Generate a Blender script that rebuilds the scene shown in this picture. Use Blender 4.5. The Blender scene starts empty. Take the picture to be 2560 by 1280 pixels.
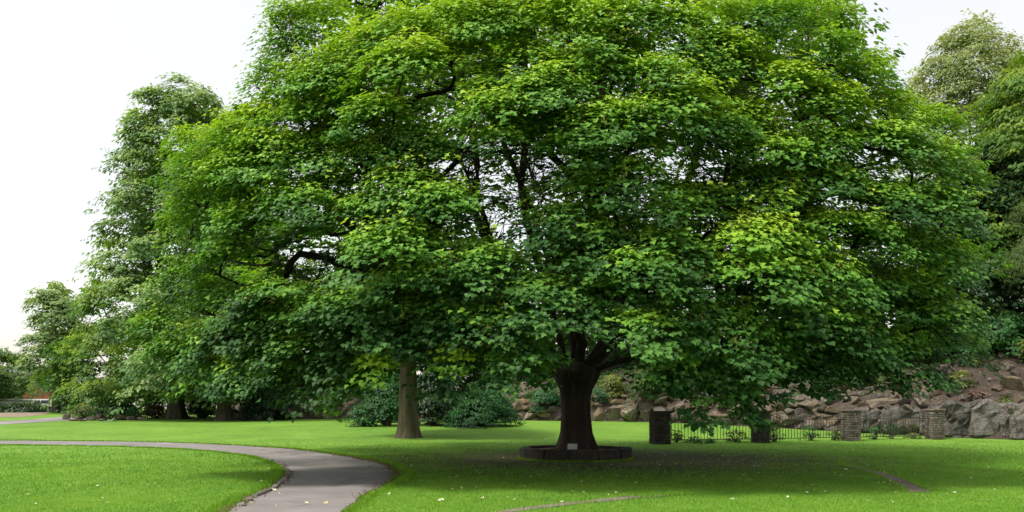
import bpy, bmesh, math, random
import numpy as np
from mathutils import Vector, Matrix, noise as mnoise

# ------------------------------------------------------------------ camera, sky, sun, exposure
SC = bpy.context.scene
COL = SC.collection
FPX, CX, HY, CAMH = 1900.0, 1280.0, 1020.0, 1.55      # focal length in photo pixels, centre column, horizon row, eye height

cam_d = bpy.data.cameras.new('camera')
cam = bpy.data.objects.new('camera', cam_d)
COL.objects.link(cam)
cam.location = (0, 0, CAMH)
cam.rotation_euler = (math.radians(90), 0, 0)
cam_d.sensor_width = 36.0
cam_d.lens = 36.0 * FPX / 2560.0
cam_d.shift_y = (HY - 640.0) / 2560.0
cam_d.clip_start = 0.1
cam_d.clip_end = 2000.0
SC.camera = cam

SUN_EL, SUN_AZ = math.radians(58), math.radians(-122)   # azimuth clockwise from +Y (the way the camera looks)
w = bpy.data.worlds.new('World')
SC.world = w
w.use_nodes = True
nt = w.node_tree
nt.nodes.clear()
wo = nt.nodes.new('ShaderNodeOutputWorld')
bg1 = nt.nodes.new('ShaderNodeBackground')
bg2 = nt.nodes.new('ShaderNodeBackground')
add = nt.nodes.new('ShaderNodeAddShader')
sky = nt.nodes.new('ShaderNodeTexSky')
sky.sky_type = 'NISHITA'
sky.sun_disc = False
sky.sun_elevation = SUN_EL
sky.sun_rotation = SUN_AZ
sky.air_density = 1.0
sky.dust_density = 4.0
nt.links.new(sky.outputs[0], bg1.inputs[0])
bg1.inputs[1].default_value = 0.05
bg2.inputs[0].default_value = (1.0, .93, .80, 1)        # the even white cloud cover
bg2.inputs[1].default_value = 0.28
nt.links.new(bg1.outputs[0], add.inputs[0])
nt.links.new(bg2.outputs[0], add.inputs[1])
nt.links.new(add.outputs[0], wo.inputs[0])

sun_d = bpy.data.lights.new('sun', 'SUN')
sun_d.energy = 1.5
sun_d.angle = math.radians(12)
sun_d.color = (1.0, 0.95, 0.86)
sun = bpy.data.objects.new('sun', sun_d)
COL.objects.link(sun)
sd = Vector((math.sin(SUN_AZ) * math.cos(SUN_EL), math.cos(SUN_AZ) * math.cos(SUN_EL), math.sin(SUN_EL)))
sun.rotation_euler = sd.to_track_quat('Z', 'Y').to_euler()
sun.location = (-30, 10, 60)

vs = SC.view_settings
vs.view_transform = 'Standard'
vs.look = 'None'
vs.gamma = 1.0
vs.use_curve_mapping = False
vs.exposure = 1.45
SC.cycles.max_bounces = 8
SC.cycles.diffuse_bounces = 4
SC.cycles.transmission_bounces = 6
SC.cycles.glossy_bounces = 2
SC.cycles.use_denoising = True

# ------------------------------------------------------------------ helpers
def tag(o, label=None, cat=None, group=None, kind=None):
    if label: o['label'] = label
    if cat: o['category'] = cat
    if group: o['group'] = group
    if kind: o['kind'] = kind
    return o

def link(name, data, parent=None, loc=None):
    o = bpy.data.objects.new(name, data)
    COL.objects.link(o)
    if parent is not None: o.parent = parent
    if loc is not None: o.location = loc
    return o

def empty(name, loc, label, cat, group=None):
    o = link(name, None, None, loc)
    o.empty_display_size = 0.3
    return tag(o, label, cat, group)

def at_parent(o, parent):
    """parent an object whose mesh is in world space under a thing's Empty (no rotation)"""
    o.parent = parent
    o.location = -Vector(parent.location)
    return o

def np_mesh(name, V, F, mat, smooth=False, attrs=None):
    """V (n,3); F (m,3) or (m,4)"""
    me = bpy.data.meshes.new(name)
    V = np.ascontiguousarray(V, dtype=np.float32)
    F = np.ascontiguousarray(F, dtype=np.int32)
    k = F.shape[1]
    me.vertices.add(len(V))
    me.vertices.foreach_set('co', V.ravel())
    me.loops.add(F.size)
    me.loops.foreach_set('vertex_index', F.ravel())
    me.polygons.add(len(F))
    me.polygons.foreach_set('loop_start', np.arange(0, F.size, k, dtype=np.int32))
    me.polygons.foreach_set('loop_total', np.full(len(F), k, dtype=np.int32))
    if smooth:
        me.polygons.foreach_set('use_smooth', np.ones(len(F), dtype=bool))
    for an, av in (attrs or {}).items():
        a = me.attributes.new(an, 'FLOAT', 'POINT')
        a.data.foreach_set('value', np.ascontiguousarray(av, dtype=np.float32))
    me.update(calc_edges=True)
    if mat: me.materials.append(mat)
    return me

def bm_mesh(name, bm, mat, smooth=False):
    me = bpy.data.meshes.new(name)
    bm.to_mesh(me)
    bm.free()
    if smooth:
        for p in me.polygons: p.use_smooth = True
    if mat: me.materials.append(mat)
    return me

def box_bm(sx, sy, sz, bev=0.0, z0=None, seg=1):
    bm = bmesh.new()
    bmesh.ops.create_cube(bm, size=1.0)
    for v in bm.verts:
        v.co.x *= sx; v.co.y *= sy; v.co.z *= sz
        if z0 is not None: v.co.z += sz / 2 + z0
    if bev > 0:
        bmesh.ops.bevel(bm, geom=bm.edges[:], offset=bev, segments=seg, affect='EDGES')
    return bm

def unit(v):
    return v / np.maximum(np.linalg.norm(v, axis=-1, keepdims=True), 1e-9)

# terrain of the park: level near the camera, rising a little beyond the fence
_TY = np.arange(-60, 900, 0.5)
_TZ = np.interp(_TY, [-60, 31, 35, 38, 45, 54, 60, 80, 100, 140, 900], [0, 0, .07, .22, .60, .76, .86, 1.08, 1.28, 1.5, 1.5])
_TZ = np.convolve(np.pad(_TZ, 4, mode='edge'), np.ones(9) / 9, 'valid')
def gz(y): return float(np.interp(y, _TY, _TZ))
def P(px, py, Y): return np.array([(px - CX) / FPX * Y, Y, CAMH + (HY - py) / FPX * Y])
def G(px, py):
    ys = np.arange(6, 300, 0.05)
    s = HY + (CAMH - np.interp(ys, _TY, _TZ)) * FPX / ys
    i = int(np.argmax(s <= py))
    return np.array([(px - CX) / FPX * ys[i], ys[i], gz(ys[i])])

def catmull(pts, n=8):
    pts = [np.array(p, float) for p in pts]
    ext = [2 * pts[0] - pts[1]] + pts + [2 * pts[-1] - pts[-2]]
    out = []
    for i in range(1, len(ext) - 2):
        p0, p1, p2, p3 = ext[i - 1:i + 3]
        for k in range(n):
            t = k / n
            out.append(0.5 * ((2 * p1) + (-p0 + p2) * t + (2 * p0 - 5 * p1 + 4 * p2 - p3) * t * t + (-p0 + 3 * p1 - 3 * p2 + p3) * t ** 3))
    out.append(pts[-1])
    return np.array(out)

# ------------------------------------------------------------------ materials
class Mat:
    def __init__(s, name):
        s.m = bpy.data.materials.new(name)
        s.m.use_nodes = True
        s.t = s.m.node_tree
        s.b = s.t.nodes['Principled BSDF']
        s.out = s.t.nodes['Material Output']
    def n(s, typ, **kw):
        nd = s.t.nodes.new(typ)
        for k, v in kw.items(): setattr(nd, k, v)
        return nd
    def l(s, a, b): s.t.links.new(a, b)
    def coord(s, kind='Object'): return s.n('ShaderNodeTexCoord').outputs[kind]
    def noise(s, scale, detail=4, rough=.55, vec=None, stretch=None, dist=0.0):
        nd = s.n('ShaderNodeTexNoise')
        nd.inputs['Scale'].default_value = scale
        nd.inputs['Detail'].default_value = detail
        nd.inputs['Roughness'].default_value = rough
        nd.inputs['Distortion'].default_value = dist
        v = vec if vec is not None else s.coord()
        if stretch:
            mp = s.n('ShaderNodeMapping')
            mp.inputs['Scale'].default_value = stretch
            s.l(v, mp.inputs[0]); v = mp.outputs[0]
        s.l(v, nd.inputs['Vector'])
        return nd.outputs['Fac']
    def ramp(s, fac, stops):
        r = s.n('ShaderNodeValToRGB')
        el = r.color_ramp.elements
        el[0].position = stops[0][0]; el[0].color = (*stops[0][1], 1)
        el[1].position = stops[-1][0]; el[1].color = (*stops[-1][1], 1)
        for p, c in stops[1:-1]:
            e = el.new(p); e.color = (*c, 1)
        s.l(fac, r.inputs[0])
        return r.outputs[0]
    def mix(s, fac, a, b, blend='MIX'):
        m = s.n('ShaderNodeMix', data_type='RGBA', blend_type=blend)
        for i, v in ((0, fac), (6, a), (7, b)):
            if isinstance(v, (int, float)): m.inputs[i].default_value = v
            elif isinstance(v, tuple): m.inputs[i].default_value = (*v, 1)
            else: s.l(v, m.inputs[i])
        return m.outputs[2]
    def math(s, op, a, b=None):
        m = s.n('ShaderNodeMath', operation=op)
        for i, v in enumerate((a, b)):
            if v is None: continue
            if isinstance(v, (int, float)): m.inputs[i].default_value = v
            else: s.l(v, m.inputs[i])
        return m.outputs[0]
    def bump(s, h, strength=.4, dist=.02):
        b = s.n('ShaderNodeBump')
        b.inputs['Strength'].default_value = strength
        b.inputs['Distance'].default_value = dist
        s.l(h, b.inputs['Height'])
        s.l(b.outputs[0], s.b.inputs['Normal'])
    def done(s, col=None, rough=.8, spec=.3):
        if isinstance(col, tuple): s.b.inputs['Base Color'].default_value = (*col, 1)
        elif col is not None: s.l(col, s.b.inputs['Base Color'])
        s.b.inputs['Roughness'].default_value = rough
        s.b.inputs['Specular IOR Level'].default_value = spec
        return s.m

def leaf_mat(name, stops, trans=.35, rough=.5, spec=.2, tcol=(1.5, 1.5, .5)):
    M = Mat(name)
    a = M.n('ShaderNodeAttribute', attribute_name='tint')
    c = M.ramp(a.outputs['Fac'], stops)
    M.done(c, rough, spec)
    tr = M.n('ShaderNodeBsdfTranslucent')
    M.l(M.mix(1.0, c, tcol, 'MULTIPLY'), tr.inputs[0])
    mx = M.n('ShaderNodeMixShader')
    mx.inputs[0].default_value = trans
    M.l(M.b.outputs[0], mx.inputs[1]); M.l(tr.outputs[0], mx.inputs[2]); M.l(mx.outputs[0], M.out.inputs[0])
    return M.m

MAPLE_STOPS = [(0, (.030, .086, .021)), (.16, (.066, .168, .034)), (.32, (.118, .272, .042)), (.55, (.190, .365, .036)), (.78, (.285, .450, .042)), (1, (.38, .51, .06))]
M_maple = leaf_mat('maple_leaf', MAPLE_STOPS, .27, .5, .22)
M_lime = leaf_mat('lime_leaf', [(0, (.050, .125, .040)), (.5, (.140, .250, .075)), (1, (.34, .45, .16))], .35)
M_pale = leaf_mat('pale_tree_leaf', [(0, (.055, .120, .045)), (.5, (.125, .215, .075)), (1, (.26, .36, .14))], .35)
M_silver = leaf_mat('silver_leaf', [(0, (.08, .13, .05)), (.5, (.17, .24, .085)), (1, (.32, .37, .17))], .35)
M_green = leaf_mat('wood_leaf', [(0, (.024, .075, .022)), (.5, (.058, .145, .026)), (1, (.16, .27, .035))], .35)
M_bright = leaf_mat('bright_leaf', [(0, (.045, .115, .018)), (.5, (.10, .20, .025)), (1, (.24, .33, .05))], .4)
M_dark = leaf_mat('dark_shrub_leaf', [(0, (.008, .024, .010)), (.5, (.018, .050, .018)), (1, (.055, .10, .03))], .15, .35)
M_laurel = leaf_mat('laurel_leaf', [(0, (.016, .070, .020)), (.5, (.035, .130, .030)), (1, (.11, .26, .05))], .25, .5, .25)
M_olive = leaf_mat('olive_shrub_leaf', [(0, (.040, .075, .020)), (.5, (.10, .15, .03)), (1, (.25, .28, .06))], .3)
M_russet = leaf_mat('russet_leaf', [(0, (.05, .03, .025)), (.5, (.12, .07, .05)), (1, (.25, .18, .12))], .2)
M_keys = leaf_mat('maple_keys', [(0, (.22, .25, .07)), (1, (.42, .38, .14))], .4, .5)
M_fallen = leaf_mat('fallen_leaf_dry', [(0, (.24, .17, .07)), (.5, (.46, .40, .22)), (1, (.68, .66, .52))], .15, .7, .2)
M_litter = leaf_mat('brown_litter', [(0, (.05, .032, .02)), (.5, (.13, .075, .04)), (1, (.34, .25, .14))], .1, .8, .1)

def bark(name, c0, c1, moss=None):
    M = Mat(name)
    n1 = M.noise(6, 6, .65, stretch=(1, 1, .16))
    n2 = M.noise(2.2, 3)
    c = M.ramp(n1, [(.3, c0), (.7, c1)])
    if moss: c = M.mix(M.math('MULTIPLY', M.math('GREATER_THAN', n2, .56), .55), c, moss)
    M.bump(n1, .9, .05)
    return M.done(c, .9, .15)
M_bark = bark('maple_bark', (.010, .0075, .006), (.036, .027, .021))
M_bark_grey = bark('grey_green_bark', (.042, .035, .024), (.135, .115, .078), (.07, .075, .034))
M_bark_dark = bark('dark_bark', (.03, .026, .022), (.10, .085, .065))

def grass_ground():
    M = Mat('lawn')
    v = M.coord('Object')
    a = M.noise(.35, 4, .6, v); b = M.noise(3.0, 5, .6, v); c = M.noise(60, 3, .7, v)
    col = M.ramp(M.math('ADD', M.math('MULTIPLY', a, .55), M.math('MULTIPLY', b, .45)), [(.34, (.085, .195, .024)), (.5, (.140, .275, .030)), (.68, (.205, .335, .050))])
    dry = M.n('ShaderNodeMapRange'); dry.inputs[1].default_value = .58; dry.inputs[2].default_value = .74; M.l(M.noise(.9, 5, .7, v, (1, 1.6, 1)), dry.inputs[0])
    col = M.mix(M.math('MULTIPLY', dry.outputs[0], .55), col, (.235, .290, .075))
    clo = M.n('ShaderNodeMapRange'); clo.inputs[1].default_value = .60; clo.inputs[2].default_value = .70; M.l(M.noise(.6, 4, .65, v, (1.3, 1, 1)), clo.inputs[0])
    col = M.mix(M.math('MULTIPLY', clo.outputs[0], .45), col, (.055, .165, .030))
    col = M.mix(M.math('MULTIPLY', c, .55), col, (.055, .135, .018))
    # worn, mossy brown ground, darkened further to paint in the big tree's shade
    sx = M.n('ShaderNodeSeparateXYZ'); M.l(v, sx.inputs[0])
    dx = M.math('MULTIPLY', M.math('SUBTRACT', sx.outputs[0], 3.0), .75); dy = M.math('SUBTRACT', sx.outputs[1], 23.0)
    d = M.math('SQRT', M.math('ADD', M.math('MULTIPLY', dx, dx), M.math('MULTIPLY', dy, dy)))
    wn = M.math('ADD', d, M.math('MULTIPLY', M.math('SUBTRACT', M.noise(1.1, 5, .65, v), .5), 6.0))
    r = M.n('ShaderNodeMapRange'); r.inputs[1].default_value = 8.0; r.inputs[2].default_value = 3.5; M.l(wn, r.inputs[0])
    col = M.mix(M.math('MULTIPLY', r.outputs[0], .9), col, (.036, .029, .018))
    M.bump(M.math('ADD', M.math('MULTIPLY', c, .5), b), .6, .04)
    return M.done(col, .85, .15)
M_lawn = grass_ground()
M_blade = leaf_mat('grass_blade', [(0, (.070, .185, .016)), (.5, (.145, .315, .024)), (1, (.27, .41, .06))], .4, .6, .12, (1.3, 1.3, .6))

def tarmac():
    M = Mat('tarmac')
    v = M.coord('Object')
    a = M.noise(1.2, 5, .6, v); g = M.noise(90, 2, .6, v)
    vo = M.n('ShaderNodeTexVoronoi'); vo.inputs['Scale'].default_value = 70; M.l(v, vo.inputs['Vector'])
    c = M.ramp(a, [(.3, (.168, .158, .150)), (.7, (.262, .248, .238))])
    c = M.mix(M.math('MULTIPLY', g, .5), c, (.15, .138, .135))
    c = M.mix(M.math('MULTIPLY', M.math('GREATER_THAN', M.noise(.55, 6, .7, v), .60), .35), c, (.10, .085, .075))
    ck = M.n('ShaderNodeTexVoronoi', feature='DISTANCE_TO_EDGE'); ck.inputs['Scale'].default_value = .45
    dm = M.n('ShaderNodeMixRGB'); dm.inputs[0].default_value = .35; M.l(v, dm.inputs[1])
    nn = M.n('ShaderNodeTexNoise'); nn.inputs['Scale'].default_value = 1.3; nn.inputs['Detail'].default_value = 6; M.l(v, nn.inputs['Vector']); M.l(nn.outputs['Color'], dm.inputs[2]); M.l(dm.outputs[0], ck.inputs['Vector'])
    cr = M.n('ShaderNodeMapRange'); cr.inputs[1].default_value = .004; cr.inputs[2].default_value = .016; M.l(ck.outputs['Distance'], cr.inputs[0])
    c = M.mix(M.math('MULTIPLY', M.math('SUBTRACT', 1.0, cr.outputs[0]), .22), c, (.05, .043, .038))
    pa = M.n('ShaderNodeMapRange'); pa.inputs[1].default_value = .55; pa.inputs[2].default_value = .60; M.l(M.noise(.28, 3, .5, v, (1, .5, 1)), pa.inputs[0])
    c = M.mix(M.math('MULTIPLY', pa.outputs[0], .3), c, (.34, .32, .31))
    M.bump(M.math('ADD', vo.outputs['Distance'], g), .5, .012)
    return M.done(c, .85, .25)
M_tarmac = tarmac()

def soil(name, c0, c1, c2):
    M = Mat(name)
    v = M.coord('Object')
    a = M.noise(1.5, 6, .7, v); b = M.noise(22, 4, .7, v)
    c = M.ramp(M.math('ADD', M.math('MULTIPLY', a, .5), M.math('MULTIPLY', b, .5)), [(.35, c0), (.5, c1), (.68, c2)])
    M.bump(b, .9, .06)
    return M.done(c, .95, .1)
M_soil = soil('bank_soil', (.030, .024, .0195), (.070, .056, .046), (.14, .118, .098))
M_edge = soil('edge_soil', (.045, .032, .024), (.105, .075, .052), (.20, .15, .10))
M_earth = soil('bare_earth', (.16, .12, .09), (.26, .20, .16), (.36, .30, .24))

def stone(name, c0, c1, c2, moss=.35, sc=3.0):
    M = Mat(name)
    v = M.coord('Object')
    oi = M.n('ShaderNodeObjectInfo')
    av = M.n('ShaderNodeVectorMath', operation='ADD'); M.l(v, av.inputs[0]); M.l(oi.outputs['Location'], av.inputs[1]); v = av.outputs[0]
    a = M.noise(sc, 7, .68, v); b = M.noise(sc * 8, 5, .7, v); s = M.noise(sc * 1.6, 4, .6, v, (1, 1, 3.5))
    c = M.ramp(M.math('ADD', M.math('MULTIPLY', a, .55), M.math('MULTIPLY', b, .45)), [(.33, c0), (.5, c1), (.68, c2)])
    vo = M.n('ShaderNodeTexVoronoi', feature='DISTANCE_TO_EDGE'); vo.inputs['Scale'].default_value = sc * .55
    mpv = M.n('ShaderNodeMapping'); mpv.inputs['Scale'].default_value = (1.3, 1, .8); M.l(v, mpv.inputs[0])
    dn = M.n('ShaderNodeMixRGB'); dn.inputs[0].default_value = .25; M.l(mpv.outputs[0], dn.inputs[1])
    nz_ = M.n('ShaderNodeTexNoise'); nz_.inputs['Scale'].default_value = sc; M.l(v, nz_.inputs['Vector']); M.l(nz_.outputs['Color'], dn.inputs[2])
    M.l(dn.outputs[0], vo.inputs['Vector'])
    crk = M.n('ShaderNodeMapRange'); crk.inputs[1].default_value = .0; crk.inputs[2].default_value = .05; M.l(vo.outputs['Distance'], crk.inputs[0])
    c = M.mix(M.math('MULTIPLY', M.math('SUBTRACT', 1.0, crk.outputs[0]), .6), c, (.03, .026, .022))
    hs = M.n('ShaderNodeHueSaturation')
    M.l(c, hs.inputs['Color'])
    M.l(M.math('ADD', M.math('MULTIPLY', oi.outputs['Random'], .7), .62), hs.inputs['Value'])
    M.l(M.math('ADD', M.math('MULTIPLY', M.math('FRACT', M.math('MULTIPLY', oi.outputs['Random'], 7.31)), .7), .6), hs.inputs['Saturation'])
    c = hs.outputs[0]
    g = M.n('ShaderNodeNewGeometry'); sp = M.n('ShaderNodeSeparateXYZ'); M.l(g.outputs['Normal'], sp.inputs[0])
    up = M.math('MULTIPLY', M.math('MAXIMUM', sp.outputs[2], 0.0), M.math('GREATER_THAN', a, .52))
    c = M.mix(M.math('MULTIPLY', up, moss), c, (.10, .11, .035))
    M.bump(M.math('ADD', M.math('ADD', a, M.math('MULTIPLY', b, .5)), M.math('MULTIPLY', s, .6)), .9, .09)
    return M.done(c, .92, .15)
M_stone = stone('bank_stone', (.055, .044, .036), (.150, .122, .096), (.27, .225, .175))
M_ochre = stone('ochre_stone', (.10, .078, .05), (.235, .185, .12), (.35, .29, .20), .2)
M_cliff = stone('cliff_stone', (.045, .040, .038), (.135, .122, .112), (.25, .235, .215), .2, 1.6)
M_pier = stone('pier_stone', (.070, .056, .045), (.180, .150, .122), (.30, .265, .225), .2, 6)
M_pier_shaded = stone('shaded_pier_stone', (.018, .016, .014), (.045, .039, .034), (.085, .072, .06), .3, 4)  # darker copy of the pier stone, tree shade put into the colour
M_kerb = stone('planter_stone', (.022, .019, .016), (.050, .043, .037), (.09, .077, .066), .35, 4)
M_worn = soil('worn_path', (.12, .10, .075), (.22, .19, .15), (.31, .28, .24))
M_edging = stone('edging_stone', (.17, .14, .115), (.30, .26, .22), (.42, .38, .33), .25, 6)
M_mortar = Mat('mortar').done((.06, .052, .045), .95, .1)
M_iron = Mat('iron').done((.062, .053, .047), .65, .35)
M_white = Mat('white_paint').done((.6, .6, .6), .5, .4)
M_plaque = Mat('plaque_face').done((.34, .35, .35), .45, .4)
M_plaque_edge = Mat('plaque_edge').done((.10, .10, .10), .6, .3)
M_glass = Mat('window_glass').done((.03, .035, .04), .08, .6)
M_slate = Mat('slate').done((.10, .10, .11), .7, .3)
M_tyre = Mat('tyre').done((.02, .02, .02), .8, .2)
M_brickm = stone('house_brick', (.26, .085, .045), (.36, .125, .065), (.45, .18, .10), 0, 5)
M_roofedge = Mat('roof_edge').done((.16, .17, .19), .6, .3)

# ------------------------------------------------------------------ the ground
def strip_mesh(name, L, R, mat, dz):
    """sheet between two plan polylines of equal length, laid dz above the lawn"""
    n, m = len(L), 7
    V = []
    for i in range(n):
        for j in range(m):
            p = L[i] + (R[i] - L[i]) * (j / (m - 1))
            V.append((p[0], p[1], gz(p[1]) + dz))
    F = [(i * m + j, i * m + j + 1, (i + 1) * m + j + 1, (i + 1) * m + j) for i in range(n - 1) for j in range(m - 1)]
    return np_mesh(name, np.array(V), np.array(F), mat)

ys = np.concatenate([np.arange(-12, 60, .5), np.arange(60, 160, 4), np.arange(160, 760, 40)])
xs = np.concatenate([np.arange(-500, -60, 40), np.arange(-60, 60, 2.0), np.arange(60, 501, 40)])
XX, YY = np.meshgrid(xs, ys)
ZZ = np.interp(YY, _TY, _TZ)
V = np.stack([XX, YY, ZZ], -1).reshape(-1, 3)
nx = len(xs)
ii, jj = np.meshgrid(np.arange(len(ys) - 1), np.arange(nx - 1), indexing='ij')
b0 = (ii * nx + jj).ravel()
F = np.stack([b0, b0 + 1, b0 + nx + 1, b0 + nx], -1)
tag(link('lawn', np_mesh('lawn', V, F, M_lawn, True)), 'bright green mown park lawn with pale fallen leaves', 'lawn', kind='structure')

inner_px = [(470, 1345), (575, 1280), (640, 1245), (700, 1213), (722, 1190), (714, 1172), (690, 1157), (640, 1143), (560, 1132), (450, 1123), (300, 1117), (100, 1114), (0, 1113), (-260, 1112)]
outer_px = [(770, 1345), (850, 1280), (900, 1245), (955, 1213), (985, 1190), (972, 1172), (930, 1155), (850, 1140), (760, 1127), (650, 1118), (430, 1107), (150, 1103), (0, 1102), (-260, 1101)]
IN = catmull([G(*p)[:2] for p in inner_px], 10)
OUT = catmull([G(*p)[:2] for p in outer_px], 10)
_r = np.random.default_rng(5)
def wob(L, amp, seed):
    r = np.random.default_rng(seed)
    o = r.normal(0, amp, L.shape)
    k = np.ones(3) / 3
    o = np.stack([np.convolve(o[:, i], k, 'same') for i in (0, 1)], -1)
    return L + o
IN = wob(IN, .05, 1); OUT = wob(OUT, .06, 2)
path = tag(link('path', strip_mesh('path', IN, OUT, M_tarmac, .010)), 'curving grey tarmac path across the lawn', 'path', kind='structure')
PATH_POLY = np.concatenate([IN, OUT[::-1]])
# soil margins along the path, ragged
def margin(L, side, widths, seed):
    d = np.gradient(L, axis=0)
    n = unit(np.stack([-d[:, 1], d[:, 0]], -1)) * side
    r = np.random.default_rng(seed)
    ww = np.interp(np.linspace(0, 1, len(L)), np.linspace(0, 1, len(widths)), widths) * r.uniform(.45, 1.3, len(L))
    return L - n * .06, L + n * ww[:, None]
a, b = margin(OUT, -1, [.10, .12, .14, .26, .34, .34, .22, .14, .10, .08, .06, .05], 3)
tag(link('soil_margin', strip_mesh('soil_margin', a, b, M_edge, .005)), 'strip of brown soil along the outer path edge', 'soil', kind='structure')
a, b = margin(IN, 1, [.16, .22, .28, .26, .2, .1, .07, .05, .05, .04, .04, .04], 4)
tag(link('soil_margin', strip_mesh('soil_margin', a, b, M_edge, .0052)), 'strip of brown soil along the inner path edge', 'soil', kind='structure')
# relics of an older path showing through the turf
old1 = [(1180, 1300, 16), (1260, 1281, 13), (1380, 1266, 12), (1480, 1254, 11), (1560, 1246, 12), (1620, 1242, 6), (1680, 1239, 2.5), (1720, 1238, .6)]
A = catmull([G(x, y - h * .34)[:2] for x, y, h in old1], 6); B = catmull([G(x, y + h * .34)[:2] for x, y, h in old1], 6)
STRIP = [A, B]
tag(link('worn_path', strip_mesh('worn_path', wob(A, .05, 7), wob(B, .05, 8), M_worn, .0065)), 'thin worn strip of old path near the bottom edge', 'path', kind='structure')
old2 = [(2085, 2090, 1155), (2118, 2136, 1165), (2178, 2214, 1183), (2222, 2268, 1202), (2250, 2304, 1218), (2266, 2330, 1231)]
A = catmull([G(x, y)[:2] for x, _, y in old2], 6); B = catmull([G(x, y)[:2] for _, x, y in old2], 6)
tag(link('worn_path', strip_mesh('worn_path', wob(A, .05, 9), wob(B, .05, 10), M_worn, .0065)), 'short slab of old path surfacing in the right lawn', 'path', kind='structure')
STRIP += [A, B]
OLD_POLY = [np.concatenate([catmull([G(x, y - h * .5)[:2] for x, y, h in old1], 4), catmull([G(x, y + h * .5)[:2] for x, y, h in old1], 4)[::-1]]),
            np.concatenate([A, B[::-1]])]
# far path and bare bed on the left
A = catmull([G(-260, 1064)[:2], G(-60, 1057)[:2], G(60, 1050)[:2], G(150, 1043)[:2], G(230, 1040)[:2]], 5)
B = catmull([G(-260, 1074)[:2], G(-60, 1066)[:2], G(60, 1058)[:2], G(165, 1052)[:2], G(250, 1048)[:2]], 5)
tag(link('path', strip_mesh('far_path', A, B, M_tarmac, .012)), 'distant grey path at the left edge', 'path', kind='structure')
A = catmull([G(-200, 1034)[:2], G(0, 1032.5)[:2], G(70, 1031.5)[:2], G(125, 1031)[:2]], 5)
B = catmull([G(-200, 1044)[:2], G(0, 1043)[:2], G(60, 1042)[:2], G(115, 1036)[:2]], 5)
tag(link('bare_bed', strip_mesh('bare_bed', A, B, M_earth, .012)), 'bare earth bed below the distant hedge', 'soil', kind='structure')

# kerb stones along the inner bend
rnd = random.Random(11)
KM = []
for k in range(5):
    bm = box_bm(.30, .10, .09, .015)
    for v in bm.verts: v.co += Vector((rnd.uniform(-.012, .012), rnd.uniform(-.01, .01), rnd.uniform(-.01, .01)))
    KM.append(bm_mesh('edging_stone', bm, M_edging))
d = np.gradient(IN, axis=0)
s = np.concatenate([[0], np.cumsum(np.linalg.norm(np.diff(IN, axis=0), axis=1))])
s0 = float(np.interp(14, np.arange(len(s)), s)); s1 = float(np.interp(66, np.arange(len(s)), s))
q = s0; k = 0
while q < s1:
    x = np.interp(q, s, IN[:, 0]); y = np.interp(q, s, IN[:, 1])
    x2 = np.interp(q + .2, s, IN[:, 0]); y2 = np.interp(q + .2, s, IN[:, 1])
    a = math.atan2(y2 - y, x2 - x)
    if rnd.random() < .8:
        o = link('edging_stone', KM[k % 5], path)
        o.location = (x - math.sin(a) * .02, y + math.cos(a) * .02, .012 + rnd.uniform(-.012, .016))
        o.rotation_euler = (rnd.uniform(-.08, .08), rnd.uniform(-.05, .05), a + rnd.uniform(-.08, .08))
    q += .33; k += 1

# ------------------------------------------------------------------ bank behind the lawn (rock garden slope)
B_PX = [560, 640, 720, 890, 1100, 1290, 1480, 1600, 1800, 2000, 2200, 2330, 2420, 2560, 2700, 2950]
B_PY = [1049, 1048.5, 1048, 1048, 1050, 1051, 1053, 1055, 1063, 1073, 1085, 1091, 1096, 1100, 1104, 1110]
B_Y = [G(p, q)[1] for p, q in zip(B_PX, B_PY)]
WALL = [.0, .4, 1.1, 1.2, 1.1, 1.0, 1.3, 1.5, 1.6, 1.6, 1.7, 1.8, 1.8, 1.8, 1.8, 1.8]
SLOPE = [.05, .12, .24, .24, .22, .25, .35, .42, .42, .40, .44, .46, .50, .52, .5, .5]
def bank_base(px): return float(np.interp(px, B_PX, B_Y))
def bank_z(px, Y):
    yb = bank_base(px); v = Y - yb
    if v <= 0: return gz(Y) - .15
    wl = float(np.interp(px, B_PX, WALL)); sl = float(np.interp(px, B_PX, SLOPE))
    t = min(v / .7, 1); t = t * t * (3 - 2 * t)
    X = (px - CX) / FPX * Y
    nz = mnoise.noise(Vector((X * .6, Y * .6, 3.3))) * .22 + mnoise.noise(Vector((X * 1.9, Y * 1.9, 1.3))) * .09
    rise = min(max(v - .5, 0), 11) * sl + max(v - 11.5, 0) * .05
    return gz(yb) - .1 + wl * t * .9 + rise + nz * min(v, 1)
def H(px, py):
    yb = bank_base(px); Y = yb
    while Y < yb + 22:
        if HY - (bank_z(px, Y) - CAMH) * FPX / Y <= py: break
        Y += .06
    return np.array([(px - CX) / FPX * Y, Y, bank_z(px, Y)])
pxs = np.arange(560, 2960, 22)
vsn = np.concatenate([np.arange(-.2, 3, .25), np.arange(3, 14, .7), np.arange(14, 60, 8)])
V = []
for px in pxs:
    for v in vsn:
        Y = bank_base(px) + v
        V.append(((px - CX) / FPX * Y, Y, bank_z(px, Y)))
m = len(vsn)
F = [(i * m + j, (i + 1) * m + j, (i + 1) * m + j + 1, i * m + j + 1) for i in range(len(pxs) - 1) for j in range(m - 1)]
tag(link('earth_bank', np_mesh('earth_bank', np.array(V), np.array(F), M_soil, True)), 'brown earth bank rising behind the lawn', 'bank', kind='structure')

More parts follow.
